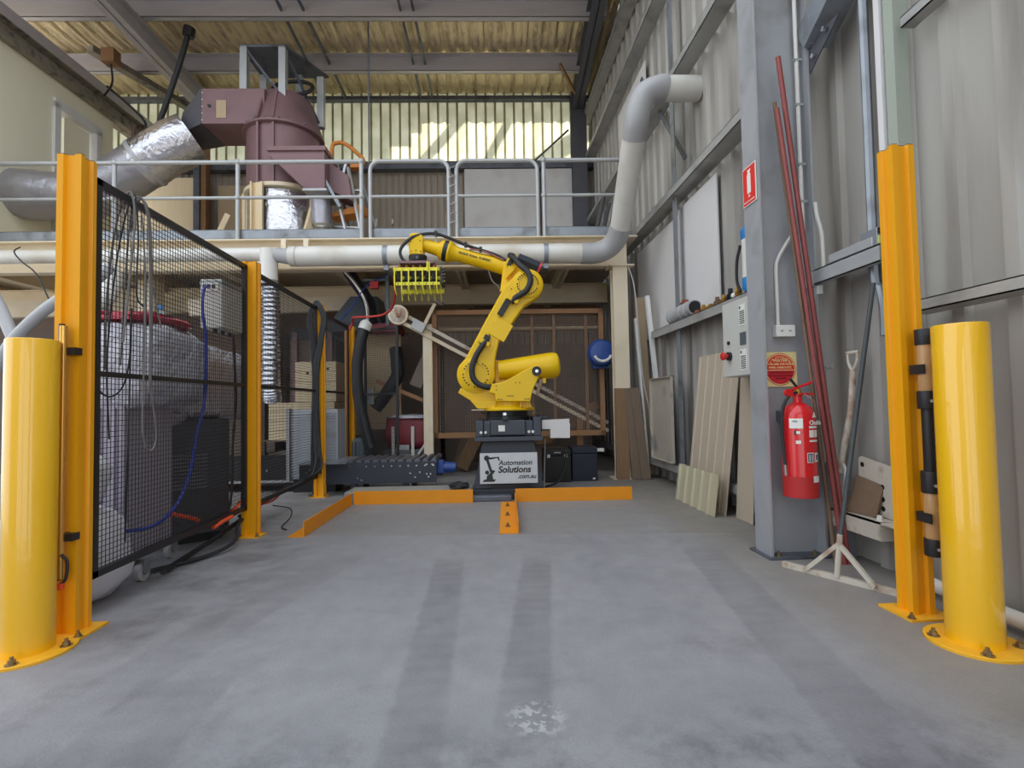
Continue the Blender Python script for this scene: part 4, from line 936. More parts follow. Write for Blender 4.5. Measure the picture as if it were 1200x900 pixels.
# ================================================================== robot on its pedestal
frame('B')
pd = thing('robot_pedestal', 'dark grey tapered steel pedestal carrying a silver sign', 'pedestal', (.08, 5.4, 0))
zt = .57
def frustum(b, bx0, bx1, by0, by1, z0, tx0, tx1, ty0, ty1, z1):
    return b.add([(bx0, by0, z0), (bx1, by0, z0), (bx1, by1, z0), (bx0, by1, z0), (tx0, ty0, z1), (tx1, ty0, z1), (tx1, ty1, z1), (tx0, ty1, z1)],
                 [(3, 2, 1, 0), (4, 5, 6, 7), (0, 1, 5, 4), (1, 2, 6, 5), (2, 3, 7, 6), (3, 0, 4, 7)])
frustum(MB(), -.27, .42, 5.06, 5.78, .10, -.185, .335, 5.14, 5.70, .56).build('body', 'pedestal_grey', pd, bevel=.006)
MB().box(-.28, .43, 5.0, 5.82, 0, .10).build('foot_plate', 'pedestal_grey', pd, bevel=.006)
MB().box(-.275, .10, 4.92, 5.02, 0, .055).build('front_roller_cover', 'galv_dark', pd, bevel=.01)
MB().box(-.10, .30, 5.035, 5.062, .06, .14).build('front_gusset', 'ink', pd)
MB().box(-.26, .42, 5.08, 5.78, .56, .60).build('top_plate', 'base_grey', pd, bevel=.004)
sg = MB().prism([(-.282, -.147), (.282, -.147), (.282, .147), (-.282, .147)], (.075, 5.05, .30), (1, 0, 0), (0, .11, 1), (0, -.006, 0)).build('sign_plate', 'sign_silver' if 'sign_silver' in M else 'galv_light', pd)
UV = ((1, 0, 0), (0, .11, 1))
def sgp(x, z, e=.0066): return (.075+x, 5.05-e+.11*z, .30+z)
text('Automation', .0675, sgp(-.098, .030), *UV, sg, 'ink', bold=.0016, shear=.18)
text('Solutions', .086, sgp(-.105, -.042), *UV, sg, 'ink', bold=.003, shear=.18)
text('.com.au', .058, sgp(.085, -.100), *UV, sg, 'ink', bold=.0016, shear=.18)
# printed emblem: black robot arm
b = MB()
def emb(poly): b.prism([(x-.282, z-.147) for x, z in poly], (.075, 5.05-.0062, .30), (1, 0, 0), (0, .11, 1), (0, -.0008, 0))
emb([(.02, .018), (.14, .018), (.155, .042), (.045, .042)]); emb([(.062, .042), (.128, .042), (.124, .08), (.068, .08)])
emb(arc(.070, .108, .02, 0, 330, 14)); emb([(.075, .08), (.118, .08), (.150, .122), (.124, .132), (.112, .118)])
emb([(.098, .11), (.122, .12), (.085, .235), (.058, .23)]); emb(arc(.066, .246, .026, 0, 340, 16))
emb([(.06, .275), (.07, .238), (.105, .232), (.172, .245), (.186, .215), (.196, .218), (.188, .258), (.10, .252)])
b.build('emblem', 'ink', sg)

rb = thing('industrial_robot', 'yellow six-axis industrial robot arm bolted on the dark pedestal', 'robot', (.05, 5.42, .60))
# black base casting
b = MB(); b.box(-.10, .25, 5.13, 5.20, .615, .765); b.box(-.25, -.17, 5.15, 5.7, .60, .765); b.box(.33, .41, 5.15, 5.7, .60, .79); b.box(-.17, -.10, 5.17, 5.7, .60, .75); b.box(.25, .33, 5.17, 5.7, .60, .75); b.box(-.17, .33, 5.2, 5.75, .60, .76)
bs = b.build('base', 'base_grey', rb, bevel=.008)
MB().box(-.02, .045, 5.124, 5.13, .655, .715).build('white_label', 'label_white', bs)
MB().box(.02, .075, 5.10, 5.18, .765, .84).build('axis_stop', 'charcoal', bs, bevel=.004)
MB().box(.03, .06, 5.095, 5.10, .815, .84).build('stop_pin', 'chrome', bs)
for x in (-.195, -.15, .285, .325): MB().cyl((x, 5.17, .645), (x, 5.145, .645), .014, 10).build('bolt', 'label_white', bs)
MB().box(.40, .50, 5.3, 5.6, .72, .80).build('connector_box', 'charcoal', bs, bevel=.006)
MB().lathe([(.23, .75), (.23, .80), (.215, .805), (.215, .86)], (.075, 5.43, 0), seg=32).build('bearing_ring', 'black_metal', rb, smooth=True)
# turntable
b = MB(); b.lathe([(.29, .86), (.29, .885), (.27, .89), (.25, .91), (.25, .955)], (.075, 5.43, 0), seg=40); b.xz([(-.23, .885), (.33, .885), (.30, .965), (-.30, .965)], 5.22, 5.64)
b.xz([(-.43, 1.05), (-.40, 1.10), (-.25, 1.06), (-.05, 1.08), (.02, 1.0), (.0, .955), (-.28, .955)], 5.26, 5.58)
tt = b.build('turntable', 'robot_yellow', rb, bevel=.006)
MB().box(-.29, -.16, 5.2, 5.24, .868, .876).build('pointer', 'cream_steel', tt)
for i in range(6): MB().box(-.06+.065*i, -.045+.065*i, 5.19, 5.225, .885, .955).build('rib', 'robot_yellow', tt)
# carriage: front side plate and rear
fp = [(-.105, 1.045), (-.078, 1.133), (-.013, 1.138), (.05, 1.156), (.338, 1.307), (.385, 1.312), (.412, 1.285), (.42, 1.241), (.345, 1.09), (.325, 1.04), (.305, .948), (-.045, .955), (-.05, 1.03)]
sp = MB().xz(fp, 5.14, 5.19).build('side_plate', 'robot_yellow', rb, bevel=.008)
for x, z in ((-.035, 1.11), (-.035, 1.07), (.16, 1.14), (.20, 1.14), (-.02, .975), (0, .975), (.02, .975), (.25, .975), (.27, .975), (.29, .975)): MB().cyl((x, 5.14, z), (x, 5.136, z), .006, 8).build('screw', 'ink', sp)
text('FANUC', .022, (.07, 5.138, 1.0), (1, 0, 0), (0, 0, 1), sp, 'ink')
MB().xz([(-.1, .95), (.30, .95), (.32, 1.08), (.2, 1.2), (0, 1.14)], 5.56, 5.64).build('side_plate', 'robot_yellow', rb, bevel=.008)
MB().xz([(-.05, 1.39), (.03, 1.385), (.1, 1.2), (.06, 1.1), (-.05, 1.1)], 5.36, 5.56).build('carriage', 'robot_yellow', rb, bevel=.01)
# balancer
ax = Vector((1, 0, .075)).normalized()
bl = MB(); bl.lathe([(.10, -.06), (.102, 0), (.106, .02), (.136, .46), (.137, .52), (.125, .56), (.09, .58)], (.05, 5.36, 1.285), ax, 32)
bl = bl.build('balancer', 'robot_yellow', rb, smooth=True)
MB().cyl((.374, 5.14, 1.252), (.374, 5.118, 1.252), .048, 20).build('pivot_cap', 'black_metal', bl)
MB().cyl((.374, 5.118, 1.252), (.374, 5.112, 1.252), .016, 10).build('pivot_bolt', 'chrome', bl)
MB().cbox((.46, 5.26, 1.16), (.03, .03, .05)).build('drain_boss', 'robot_yellow', bl)
# lower arm: two lobes joined by a waisted beam
def lobe(cx, cz, r, a0, a1): return arc(cx, cz, r, a0, a1, 22)
J2 = (-.242, 1.235); J3 = (.306, 2.16)
poly = lobe(*J2, .196, 150, 360+12) + [(-.04, 1.40), (-.025, 1.47), (.0, 1.57), (.274, 1.945), (.36, 1.995)] + lobe(*J3, .165, -62, 150) + [(.067, 2.14), (-.13, 1.80), (-.345, 1.405), (-.40, 1.345)]
arm = MB().xz(poly, 5.25, 5.44).build('lower_arm', 'robot_yellow', rb, bevel=.016, bseg=3)
for (c, r, n) in ((J2, .15, 'gear_cover'), (J3, .125, 'gear_cover')):
    cv = MB().lathe([(r+.02, -.002), (r+.02, .012), (r, .02), (r*.72, .02), (r*.70, .012), (.01, .012)], (c[0], 5.25, c[1]), (0, -1, 0), 40).build(n, 'robot_yellow', arm, smooth=True)
    for k in range(26):
        if k % 13 in (5, 12): continue
        a = 2*math.pi*k/26; MB().cyl((c[0]+r*.86*math.cos(a), 5.231, c[1]+r*.86*math.sin(a)), (c[0]+r*.86*math.cos(a), 5.226, c[1]+r*.86*math.sin(a)), .0085, 8).build('bolt', 'ink', arm)
MB().lathe([(.19, 0), (.19, .1), (.16, .12)], (J2[0], 5.44, J2[1]), (0, 1, 0), 32).build('motor_flange', 'robot_yellow', arm, smooth=True)
u = Vector((.548, 0, .925)).normalized(); n_ = Vector((.925, 0, -.548)).normalized()
def along(t, s, y=5.246): return Vector((J2[0], y, J2[1])) + u*t + n_*s
def plate_on_arm(t0, t1, s0, s1, m, name, d=.008):
    return MB().prism([(t0, s0), (t1, s0), (t1, s1), (t0, s1)], along(0, 0), u, n_, (0, -d, 0)).build(name, m, arm, bevel=.003)
plate_on_arm(.43, .625, -.10, .085, 'robot_yellow', 'access_cover')
plate_on_arm(.305, .35, -.15, -.025, 'robot_yellow', 'cable_strap', .05)
plate_on_arm(.835, .88, -.115, .01, 'robot_yellow', 'cable_strap', .05)
for t, s in ((.34, -.09), (.37, .10), (.42, -.08), (.64, .105), (.42, .105), (.64, -.08), (.86, -.1), (.88, .12), (.75, .13), (.3, -.12), (.55, -.1), (.95, -.12), (.93, .14)): MB().cyl(along(t, s, 5.25), along(t, s, 5.245), .007, 8).build('screw', 'ink', arm)
plate_on_arm(.65, .83, -.12, -.06, 'black_rubber', 'cable_run', .03); plate_on_arm(.36, .41, -.118, -.058, 'black_rubber', 'cable_run', .03)
MB().box(-.40, -.34, 5.3, 5.4, 1.5, 1.56).build('limit_bracket', 'robot_yellow', arm, bevel=.006) if 0 else None
# elbow housing
eh = MB().xz([(.02, 2.13), (.05, 2.33), (.075, 2.44), (.165, 2.545), (.20, 2.53), (.235, 2.42), (.34, 2.36), (.40, 2.2), (.3, 2.05), (.14, 2.05)], 5.42, 5.64).build('elbow_housing', 'robot_yellow', rb, bevel=.014)
MB().cyl((J3[0], 5.42, J3[1]), (J3[0], 5.5, J3[1]), .15, 28).build('elbow_flange', 'robot_yellow', eh, smooth=True)
MB().xz([(.09, 2.25), (.17, 2.33), (.2, 2.37), (.15, 2.40), (.11, 2.38)], 5.34, 5.42).build('elbow_bracket', 'robot_yellow', eh, bevel=.006)
MB().xz([(.10, 2.40), (.16, 2.52), (.19, 2.50), (.14, 2.37)], 5.34, 5.42).build('cable_block', 'black_metal', eh)
mt = MB().cyl((.215, 5.47, 2.485), (.44, 5.47, 2.385), .072, 6).build('axis_motor', 'navy_box', rb, bevel=.008)
MB().cyl((.43, 5.47, 2.39), (.458, 5.47, 2.377), .066, 6).build('motor_cap', 'pink', mt)
for k in range(9): MB().lathe([(.158, 0), (.158, .02)], (J3[0], 5.36, J3[1]), (0, 1, 0), 8).build('x', 'robot_yellow', eh) if 0 else None
b = MB()
for k in range(16):
    a = R(-75+8*k); b.cbox((J3[0]+.168*math.cos(a), 5.36, J3[1]+.168*math.sin(a)), (.014, .03, .014))
b.build('rim_bolts', 'black_metal', eh) if 0 else None
# forearm: tapered tube from elbow to wrist
E0 = Vector((.09, 5.53, 2.415)); E1 = Vector((-.535, 5.53, 2.592)); d_ = E1-E0; Lf = d_.length
fa = MB().lathe([(.095, -.03), (.088, .04), (.078, Lf*.45), (.078, Lf*.82), (.092, Lf*.92), (.118, Lf*.97), (.118, Lf)], E0, d_, 32).build('forearm', 'robot_yellow', rb, smooth=True)
MB().lathe([(.112, Lf), (.112, Lf+.045)], E0, d_, 32).build('wrist_ring', 'black_metal', fa, smooth=True)
MB().lathe([(.105, Lf+.045), (.11, Lf+.05), (.105, Lf+.085), (.09, Lf+.09)], E0, d_, 32).build('wrist_flange', 'robot_yellow', fa, smooth=True)
un_ = d_.normalized()
b = MB(); p0 = E0+un_*(Lf+.08); b.lathe([(.085, 0), (.072, .05), (.066, .19)], p0, un_, 24); wl_ = b.build('wrist', 'robot_yellow', rb, smooth=True)
wb_ = MB().prism([(-.945, 2.545), (-.80, 2.541), (-.79, 2.71), (-.808, 2.772), (-.90, 2.78), (-.937, 2.765), (-.95, 2.64)], (0, 5.44, 0), (1, 0, 0), (0, 0, 1), (0, .17, 0)).build('wrist_head', 'robot_yellow', rb, bevel=.014, bseg=3)
for x, z in ((-.915, 2.74), (-.845, 2.745), (-.925, 2.68), (-.825, 2.69), (-.92, 2.575), (-.87, 2.585), (-.82, 2.575)): MB().cyl((x, 5.44, z), (x, 5.434, z), .006, 8).build('screw', 'ink', wb_)
MB().lathe([(.098, 0), (.1, .02), (.088, .065), (.082, .08)], (-.865, 5.525, 2.545), (0, 0, -1), 28).build('tool_flange', 'black_metal', rb, smooth=True)
MB().box(-.87, -.845, 5.42, 5.43, 2.49, 2.52).build('flange_mark', 'teal_grey', rb)
fu = Vector((-un_.x, 0, -un_.z)); fn = Vector((un_.z, 0, -un_.x)) * -1
fu = Vector((.962, 0, -.273)).normalized(); fv = Vector((.273, 0, .962)).normalized()
text('FANUC Robot  R-2000iC', .034, Vector((-.42, 5.447, 2.553)), fu, fv, fa, 'ink', bold=.0008)
# hoses on the robot
def rhose(pts, r, name='dress_hose', m='black_rubber'): return MB().tube(smooth_path(pts, 8), r, 10).build(name, m, rb, smooth=True)
rhose([(.13, 5.36, 2.50), (.17, 5.30, 2.45), (.23, 5.24, 2.36), (.305, 5.2, 2.28), (.335, 5.19, 2.19), (.30, 5.19, 2.10), (.245, 5.195, 2.05), (.175, 5.21, 2.012), (.135, 5.225, 1.97)], .030)
rhose([(-.125, 5.225, 1.59), (-.145, 5.215, 1.555), (-.18, 5.20, 1.51), (-.235, 5.19, 1.42), (-.275, 5.18, 1.31), (-.268, 5.175, 1.20), (-.21, 5.17, 1.13), (-.12, 5.17, 1.10), (-.03, 5.2, 1.10)], .030)
rhose([(-.92, 5.44, 2.42), (-1.005, 5.42, 2.48), (-1.035, 5.42, 2.57), (-.985, 5.43, 2.66), (-.87, 5.45, 2.745), (-.68, 5.47, 2.775), (-.51, 5.48, 2.725), (-.34, 5.48, 2.65), (-.18, 5.48, 2.595), (.0, 5.48, 2.53), (.1, 5.45, 2.46)], .017)
rhose([(-.30, 5.47, 2.60), (-.18, 5.46, 2.58), (-.05, 5.46, 2.53), (.06, 5.44, 2.47)], .009, 'sensor_lead', 'copper')
for x, z in ((-.66, 2.775), (-.34, 2.65), (-.18, 2.597)): MB().cbox((x, 5.475, z), (.03, .05, .05)).build('hose_clip', 'black_metal', rb)
MB().bar((-.665, 5.475, 2.77), (-.655, 5.5, 2.68), .015, .015).build('hose_stand', 'galv_light', rb)
rhose([(-.1, 5.5, 2.37), (-.06, 5.5, 2.26), (0, 5.5, 2.2), (.03, 5.5, 2.12)], .008, 'sensor_lead', 'cable_grey')

# gripper: two combs of yellow tines around black bellows
gp = MB().box(-1.02, -.66, 5.28, 5.62, 2.405, 2.43).build('gripper', 'maroon', rb)
b = MB(); b.box(-1.075, -.60, 5.24, 5.255, 2.315, 2.348); b.box(-1.05, -.60, 5.24, 5.25, 2.165, 2.196); b.box(-1.06, -.60, 5.60, 5.615, 2.31, 2.345); b.box(-1.06, -.59, 5.60, 5.61, 2.155, 2.20)
b.box(-1.075, -1.06, 5.24, 5.615, 2.315, 2.345); b.box(-.615, -.60, 5.24, 5.615, 2.315, 2.345)
b.build('crossbars', 'lemon', gp) if 0 else b.build('cross_frame', 'lemon', gp)
for i in range(7):
    x = -1.06+.0715*i
    for y, dx in ((5.236, 0), (5.615, .0)):
        MB().bar((x+dx, y, 2.40 if i == 5 else 2.348), (x+dx, y, 2.175), .012, .012).build('tine', 'lemon', gp)
        MB().tube([(x+dx, y, 2.18), (x+dx+.004, y, 2.12), (x+dx+.014, y+(.03 if y < 5.4 else -.03), 2.07)], .005, 6).build('tine_tip', 'lemon', gp)
    if i < 6:
        k = MB().lathe([(.026, 0)]+[(.026 if j % 2 else .02, .012*j) for j in range(1, 12)]+[(.022, .14)], (x+.036, 5.34, 2.2), seg=12).build('bellows', 'black_rubber', gp)
        MB().lathe([(.02, .14), (.02, .2)], (x+.036, 5.34, 2.2), seg=10).build('piston', 'copper', gp)
        MB().box(x+.01, x+.062, 5.3, 5.58, 2.24, 2.252).build('jaw_plate', 'black_metal', gp)
        MB().cyl((x+.036, 5.24, 2.18), (x+.036, 5.236, 2.18), .007, 8).build('screw', 'ink', gp)
MB().cyl((-.72, 5.225, 2.30), (-.72, 5.225, 2.40), .010, 10).build('air_cylinder', 'lemon', gp)
vb = MB().box(-.60, -.565, 5.3, 5.5, 2.19, 2.37).build('valve_block', 'black_metal', gp, bevel=.004)
for k in range(5): MB().cyl((-.58, 5.30, 2.21+.035*k), (-.55, 5.28, 2.215+.035*k), .009, 8).build('push_fitting', ('chrome', 'teal_grey')[k % 2], vb)
MB().box(-1.10, -1.075, 5.3, 5.5, 2.3, 2.345).build('valve_block', 'black_metal', gp)
hose('red_air_hose', [(-1.09, 5.38, 2.30), (-1.11, 5.5, 2.2), (-1.16, 5.7, 2.10), (-1.24, 5.9, 2.04), (-1.38, 6.05, 2.0), (-1.6, 6.15, 2.0), (-1.78, 6.3, 2.02), (-1.82, 6.4, 1.98), (-1.86, 6.4, 1.88)], .014, 'red_hose', 'red air hose looping from the gripper to the farthest guard post', 'hose', fr='B')
frame('B')
cd = thing('notched_card', 'notched off-white board fixed beside the robot base', 'board', (.57, 5.25, .57))
MB().xz([(.425, .757), (.705, .765), (.705, .72), (.712, .715), (.708, .57), (.508, .572), (.508, .662), (.425, .665)], 5.23, 5.24).build('board', 'rusty_white' if 0 else 'white_board', cd)
MB().box(.40, .50, 5.24, 5.3, .66, .69).build('bracket', 'pedestal_grey', cd)
MB().tube(smooth_path([(.45, 5.2, .56), (.44, 5.15, .4), (.43, 5.1, .25), (.42, 5.05, .06)]), .006, 6).build('cable', 'cable_grey', label='thin grey cable hanging beside the pedestal', cat='cable')
# ================================================================== under the mezzanine
frame('B')
# roller conveyor
rc = thing('roller_conveyor', 'black roller conveyor with shiny rollers left of the pedestal', 'conveyor', (-1.25, 5.7, 0))
for y in (5.42, 5.98): MB().box(-1.85, -.68, y, y+.015, .12, .34).build('side_frame', 'charcoal', rc)
for i in range(11):
    x = -1.58+.087*i
    MB().cyl((x, 5.436, .335), (x, 5.98, .335), .034, 14).build('roller', 'roller', rc, smooth=True)
    MB().cyl((x, 5.41, .30), (x, 5.42, .30), .010, 8).build('bolt', 'chrome', rc)
for x, z in ((-1.5, .18), (-1.46, .16), (-.95, .22), (-.9, .18), (-.85, .23), (-.78, .21), (-.76, .18), (-.74, .21), (-.78, .31), (-.72, .31)): MB().cyl((x, 5.41, z), (x, 5.42, z), .010, 8).build('bolt', 'chrome', rc)
MB().box(-2.1, -1.6, 5.36, 6.02, .335, .35).build('end_plate', 'galv', rc)
for y in (5.40, 5.98): MB().box(-2.1, -1.85, y, y+.02, .13, .33).build('end_frame', 'black_metal', rc)
for x, z in ((-2.02, .25), (-1.98, .28), (-1.96, .24), (-2.05, .18)): MB().cyl((x, 5.39, z), (x, 5.40, z), .011, 8).build('bolt', 'chrome', rc)
for x in (-1.95, -1.55, -1.0):
    b = MB(); b.box(x-.03, x+.03, 5.44, 5.48, 0, .14); b.box(x-.06, x+.1, 5.42, 5.50, 0, .012); b.build('leg', 'charcoal', rc)
    MB().box(x-.03, x+.03, 5.94, 5.98, 0, .14).build('leg', 'charcoal', rc)
gm = MB().cyl((-.66, 5.62, .25), (-.52, 5.62, .25), .055, 16).build('gear_motor', 'blue_paint', rc, smooth=True)
MB().box(-.70, -.62, 5.56, 5.68, .19, .33).build('gearbox', 'blue_paint', gm, bevel=.008)
MB().cyl((-.52, 5.62, .25), (-.49, 5.62, .25), .05, 14).build('fan_cowl', 'blue_paint', gm)
for k in range(5): MB().lathe([(.062, 0), (.062, .006)], (-.64+.024*k, 5.62, .25), (1, 0, 0), 16).build('fin', 'blue_paint', gm)
MB().lump((-.42, 5.1, .13), (.2, .2, .07), 2.2, 14, 8, .1, 3).build('cable_coil', 'black_rubber', smooth=True, label='small dark coil of cable on the floor against the pedestal', cat='cable')
# second dark conveyor running on to the left behind the fence
lc = thing('low_conveyor', 'long low black conveyor with a silver rail running left behind the fence', 'conveyor', (-3.2, 6.0, 0))
b = MB(); b.box(-4.6, -2.15, 5.75, 5.77, .10, .36); b.box(-4.6, -2.15, 6.25, 6.27, .10, .36); b.box(-4.6, -2.15, 5.77, 6.25, .30, .31); b.build('frame', 'black_metal', lc)
MB().box(-4.6, -2.15, 5.735, 5.75, .105, .13).build('silver_rail', 'galv_light', lc)
for k in range(9): MB().cyl((-4.4+.26*k, 5.73, .24), (-4.4+.26*k, 5.75, .24), .012, 8).build('bolt', 'chrome', lc)
for x in (-4.2, -3.2, -2.4): MB().box(x, x+.06, 5.76, 6.26, 0, .1).build('leg', 'black_metal', lc)
# louvred unit
lu = thing('louvred_unit', 'tall grey louvred unit standing behind the second fence panel', 'unit', (-2.02, 5.8, .15))
MB().xy([(-2.30, 5.66), (-2.04, 5.60), (-1.80, 5.72), (-1.8, 6.0), (-2.3, 6.0)], .15, .905).build('body', 'louver', lu)
for k in range(24):
    z = .19+.029*k
    MB().bar((-2.285, 5.650, z), (-2.045, 5.594, z), .012, .016).build('slat', 'louver', lu)
    MB().bar((-2.035, 5.594, z), (-1.81, 5.706, z), .012, .016).build('slat', 'galv', lu)  # darker metal stands in for shade on this face
MB().box(-2.32, -2.29, 5.62, 5.70, .13, .92).build('edge_trim', 'galv_light', lu)
MB().box(-2.28, -1.82, 5.7, 5.98, 0, .15).build('plinth', 'black_metal', lu)
# cream timber crates
for lab, x0, x1, y0, z0, z1, n in (('lower wide cream timber crate behind the fence', -2.95, -2.12, 6.6, .52, 1.0, 4), ('upper cream timber crate stacked at the right on the wide one', -2.62, -2.1, 6.62, 1.0, 1.52, 4)):
    t = thing('timber_crate', lab, 'crate', ((x0+x1)/2, y0+.35, z0), 'cream timber crates behind the fence')
    for k in range(n):
        za, zb = z0+(z1-z0)*k/n, z0+(z1-z0)*(k+1)/n-.008
        MB().box(x0, x1, y0, y0+.02, za, zb).build('slat', 'cream_timber', t); MB().box(x1-.02, x1, y0+.02, y0+.7, za, zb).build('slat', 'cream_timber', t)
    MB().box(x0, x1-.02, y0+.02, y0+.72, z0+.005, z1-.01).build('core', 'cream_timber', t)
    for hx, hz in ((.3, .7), (.62, .45), (.8, .8)): MB().cyl((x0+(x1-x0)*hx, y0, z0+(z1-z0)*hz), (x0+(x1-x0)*hx, y0-.003, z0+(z1-z0)*hz), .018, 10).build('hole', 'ink', t)
pl = thing('pallet', 'dark pallet under the cream crates', 'pallet', (-2.5, 6.95, 0))
for x in (-2.95, -2.55, -2.15): MB().box(x, x+.1, 6.55, 7.4, .38, .5).build('block', 'dark_brown', pl)
for k in range(6): MB().box(-3.0, -2.0, 6.55+.15*k, 6.65+.15*k, .5, .52).build('board', 'timber_grey', pl)
MB().box(-2.95, -2.05, 6.6, 7.3, .0, .38).build('base', 'dark_void', pl)
# foil flexible duct dropping from the white pipe tee
def corrugated(pts, r, m, name, label, cat, amp=.1, n=14, seg=14):
    p = smooth_path(pts, n); o = MB().tube(p, [r*(1+amp*(1 if i % 2 else -1)) for i in range(len(p))], seg)
    return o.build(name, m, smooth=True, label=label, cat=cat)
corrugated([(-2.70, 6.08, 2.36), (-2.70, 6.1, 2.0), (-2.71, 6.12, 1.6), (-2.72, 6.15, 1.2), (-2.72, 6.2, 1.0)], .105, 'foil', 'foil_duct', 'crinkled foil duct dropping from the white pipe behind the fence', 'duct', .06)
# maroon machine behind
mm = thing('maroon_machine', 'dark maroon machine frame deep under the mezzanine behind the fence', 'machine', (-2.7, 7.6, 0))
MB().box(-3.0, -2.35, 7.4, 8.0, .0, 1.9).build('body', 'dark_brown', mm)
for x in (-2.95, -2.7, -2.45): MB().box(x, x+.07, 7.34, 7.4, 0, 2.0).build('upright', 'maroon', mm)
MB().box(-3.0, -2.3, 7.36, 7.4, 1.9, 2.05).build('head_rail', 'navy_box', mm)
# blue-grey hopper and metal flexible pipe
hp = thing('hopper', 'blue-grey sheet steel hopper under the mezzanine', 'hopper', (-1.95, 7.2, 1.9))
frustum(MB(), -2.30, -1.62, 7.0, 7.6, 2.08, -2.05, -1.68, 7.1, 7.5, 2.45).build('hood', 'teal_grey', hp)
MB().box(-2.32, -1.60, 6.98, 7.62, 1.95, 2.08).build('skirt', 'charcoal', hp)
MB().box(-1.75, -1.38, 6.95, 7.5, 1.94, 2.05).build('red_flange', 'bag_red', hp)
corrugated([(-2.0, 6.8, 2.75), (-1.9, 6.82, 2.58), (-1.79, 6.85, 2.42), (-1.73, 6.9, 2.28), (-1.72, 6.95, 2.06)], .075, 'black_rubber', 'flexible_hose', 'thick dark flexible hose arching into the hopper', 'hose', .05)
MB().tube(smooth_path([(-2.02, 6.72, 2.72), (-1.9, 6.74, 2.58), (-1.80, 6.76, 2.42), (-1.745, 6.8, 2.26), (-1.74, 6.85, 2.08)]), .026, 10).build('steel_pipe', 'chrome', smooth=True, label='shiny bent steel pipe along the dark flexible hose', cat='pipe')
vs_ = thing('regulator_stand', 'slim blue-grey upright with a red valve by the red air hose', 'stand', (-1.42, 6.5, 1.9))
MB().box(-1.43, -1.39, 6.5, 6.54, 1.95, 2.6).build('upright', 'teal_grey', vs_)
MB().box(-1.72, -1.40, 6.5, 6.53, 2.52, 2.545).build('arm', 'teal_grey', vs_)
MB().box(-1.62, -1.52, 6.47, 6.55, 2.42, 2.51).build('valve', 'red_dull', vs_)
MB().tube(smooth_path([(-1.4, 6.5, 2.6), (-1.5, 6.5, 2.55), (-1.68, 6.5, 2.45), (-1.85, 6.5, 2.2), (-2.0, 6.5, 2.02)]), .008, 6).build('blue_line', 'blue_hose', vs_)
# thick black hoses at the far post
hose('black_hose', [(-1.66, 6.32, 1.88), (-1.70, 6.3, 1.7), (-1.74, 6.3, 1.4), (-1.72, 6.3, 1.0), (-1.62, 6.3, .55), (-1.58, 6.3, .42)], .068, 'black_rubber', 'thick black hose hanging beside the farthest guard post', 'hose', seg=14, fr='B')
frame('B')
MB().tube([(-1.66, 6.32, 1.87), (-1.64, 6.33, 1.93), (-1.66, 6.34, 1.98)], [.075, .08, .05], 12).build('hose_collar', 'white_plain', smooth=True, label='white collar on top of the thick black hose', cat='collar')
MB().cyl((-1.90, 6.38, .3), (-1.90, 6.38, 1.87), .018, 10).build('threaded_rod', 'timber_brown', smooth=True, label='thin tan rod standing left of the farthest orange post', cat='rod')
hose('black_hose', [(-1.36, 6.75, 1.68), (-1.33, 6.7, 1.45), (-1.34, 6.7, 1.3), (-1.5, 6.7, 1.05), (-1.62, 6.7, .9)], .085, 'black_rubber', 'second thick black hose sagging behind the open gate', 'hose', seg=14, fr='B')
frame('B')
# blue-grey motor
mo = thing('standing_motor', 'blue-grey electric motor standing upright behind the roller conveyor', 'motor', (-1.76, 6.55, .2))
MB().lathe([(.09, .2), (.11, .22), (.11, .5), (.09, .53), (.03, .54)], (-1.76, 6.55, 0), seg=24).build('casing', 'teal_grey', mo, smooth=True)
for k in range(12):
    a = 2*math.pi*k/12; MB().bar((-1.76+.112*math.cos(a), 6.55+.112*math.sin(a), .24), (-1.76+.112*math.cos(a), 6.55+.112*math.sin(a), .48), .01, .02).build('fin', 'teal_grey', mo)
MB().box(-1.9, -1.62, 6.42, 6.7, 0, .2).build('base', 'charcoal', mo)
# open mesh gate
gt = thing('mesh_gate', 'black mesh gate standing ajar behind the roller conveyor', 'gate', (-1.5, 6.5, 0))
def gpt(x): return 6.62-.55*(x+1.75)/.5*.3
A_, B_ = Vector((-1.72, 6.60, 0)), Vector((-1.26, 6.34, 0))
def gl(t, z): return A_+(B_-A_)*t+Vector((0, 0, z))
for z in (.17, 1.08, 1.90): MB().bar(gl(0, z), gl(1, z), .025, .028).build('frame_rail', 'black_metal', gt)
for t in (0, 1): MB().bar(gl(t, .17), gl(t, 1.92), .028, .028).build('frame_stile', 'black_metal', gt)
b = MB(); n = 20
for i in range(1, n): b.bar(gl(i/n, .17), gl(i/n, 1.9), .0032, .0032)
for i in range(1, 68): b.bar(gl(0, .17+.0255*i), gl(1, .17+.0255*i), .0032, .0032)
b.build('wire_mesh', 'black_metal', gt, kind='stuff')
MB().box(-1.72, -1.62, 6.62, 6.66, .95, 1.15).build('switch_box', 'grey_pvc', label='grey switch box on the machine behind the open gate', cat='box')
# cream panel behind the gate
MB().box(-2.0, -1.4, 7.3, 7.33, .6, 2.0).build('machine_panel', 'tan_board', label='tan machine panel seen through the open mesh gate', cat='panel')
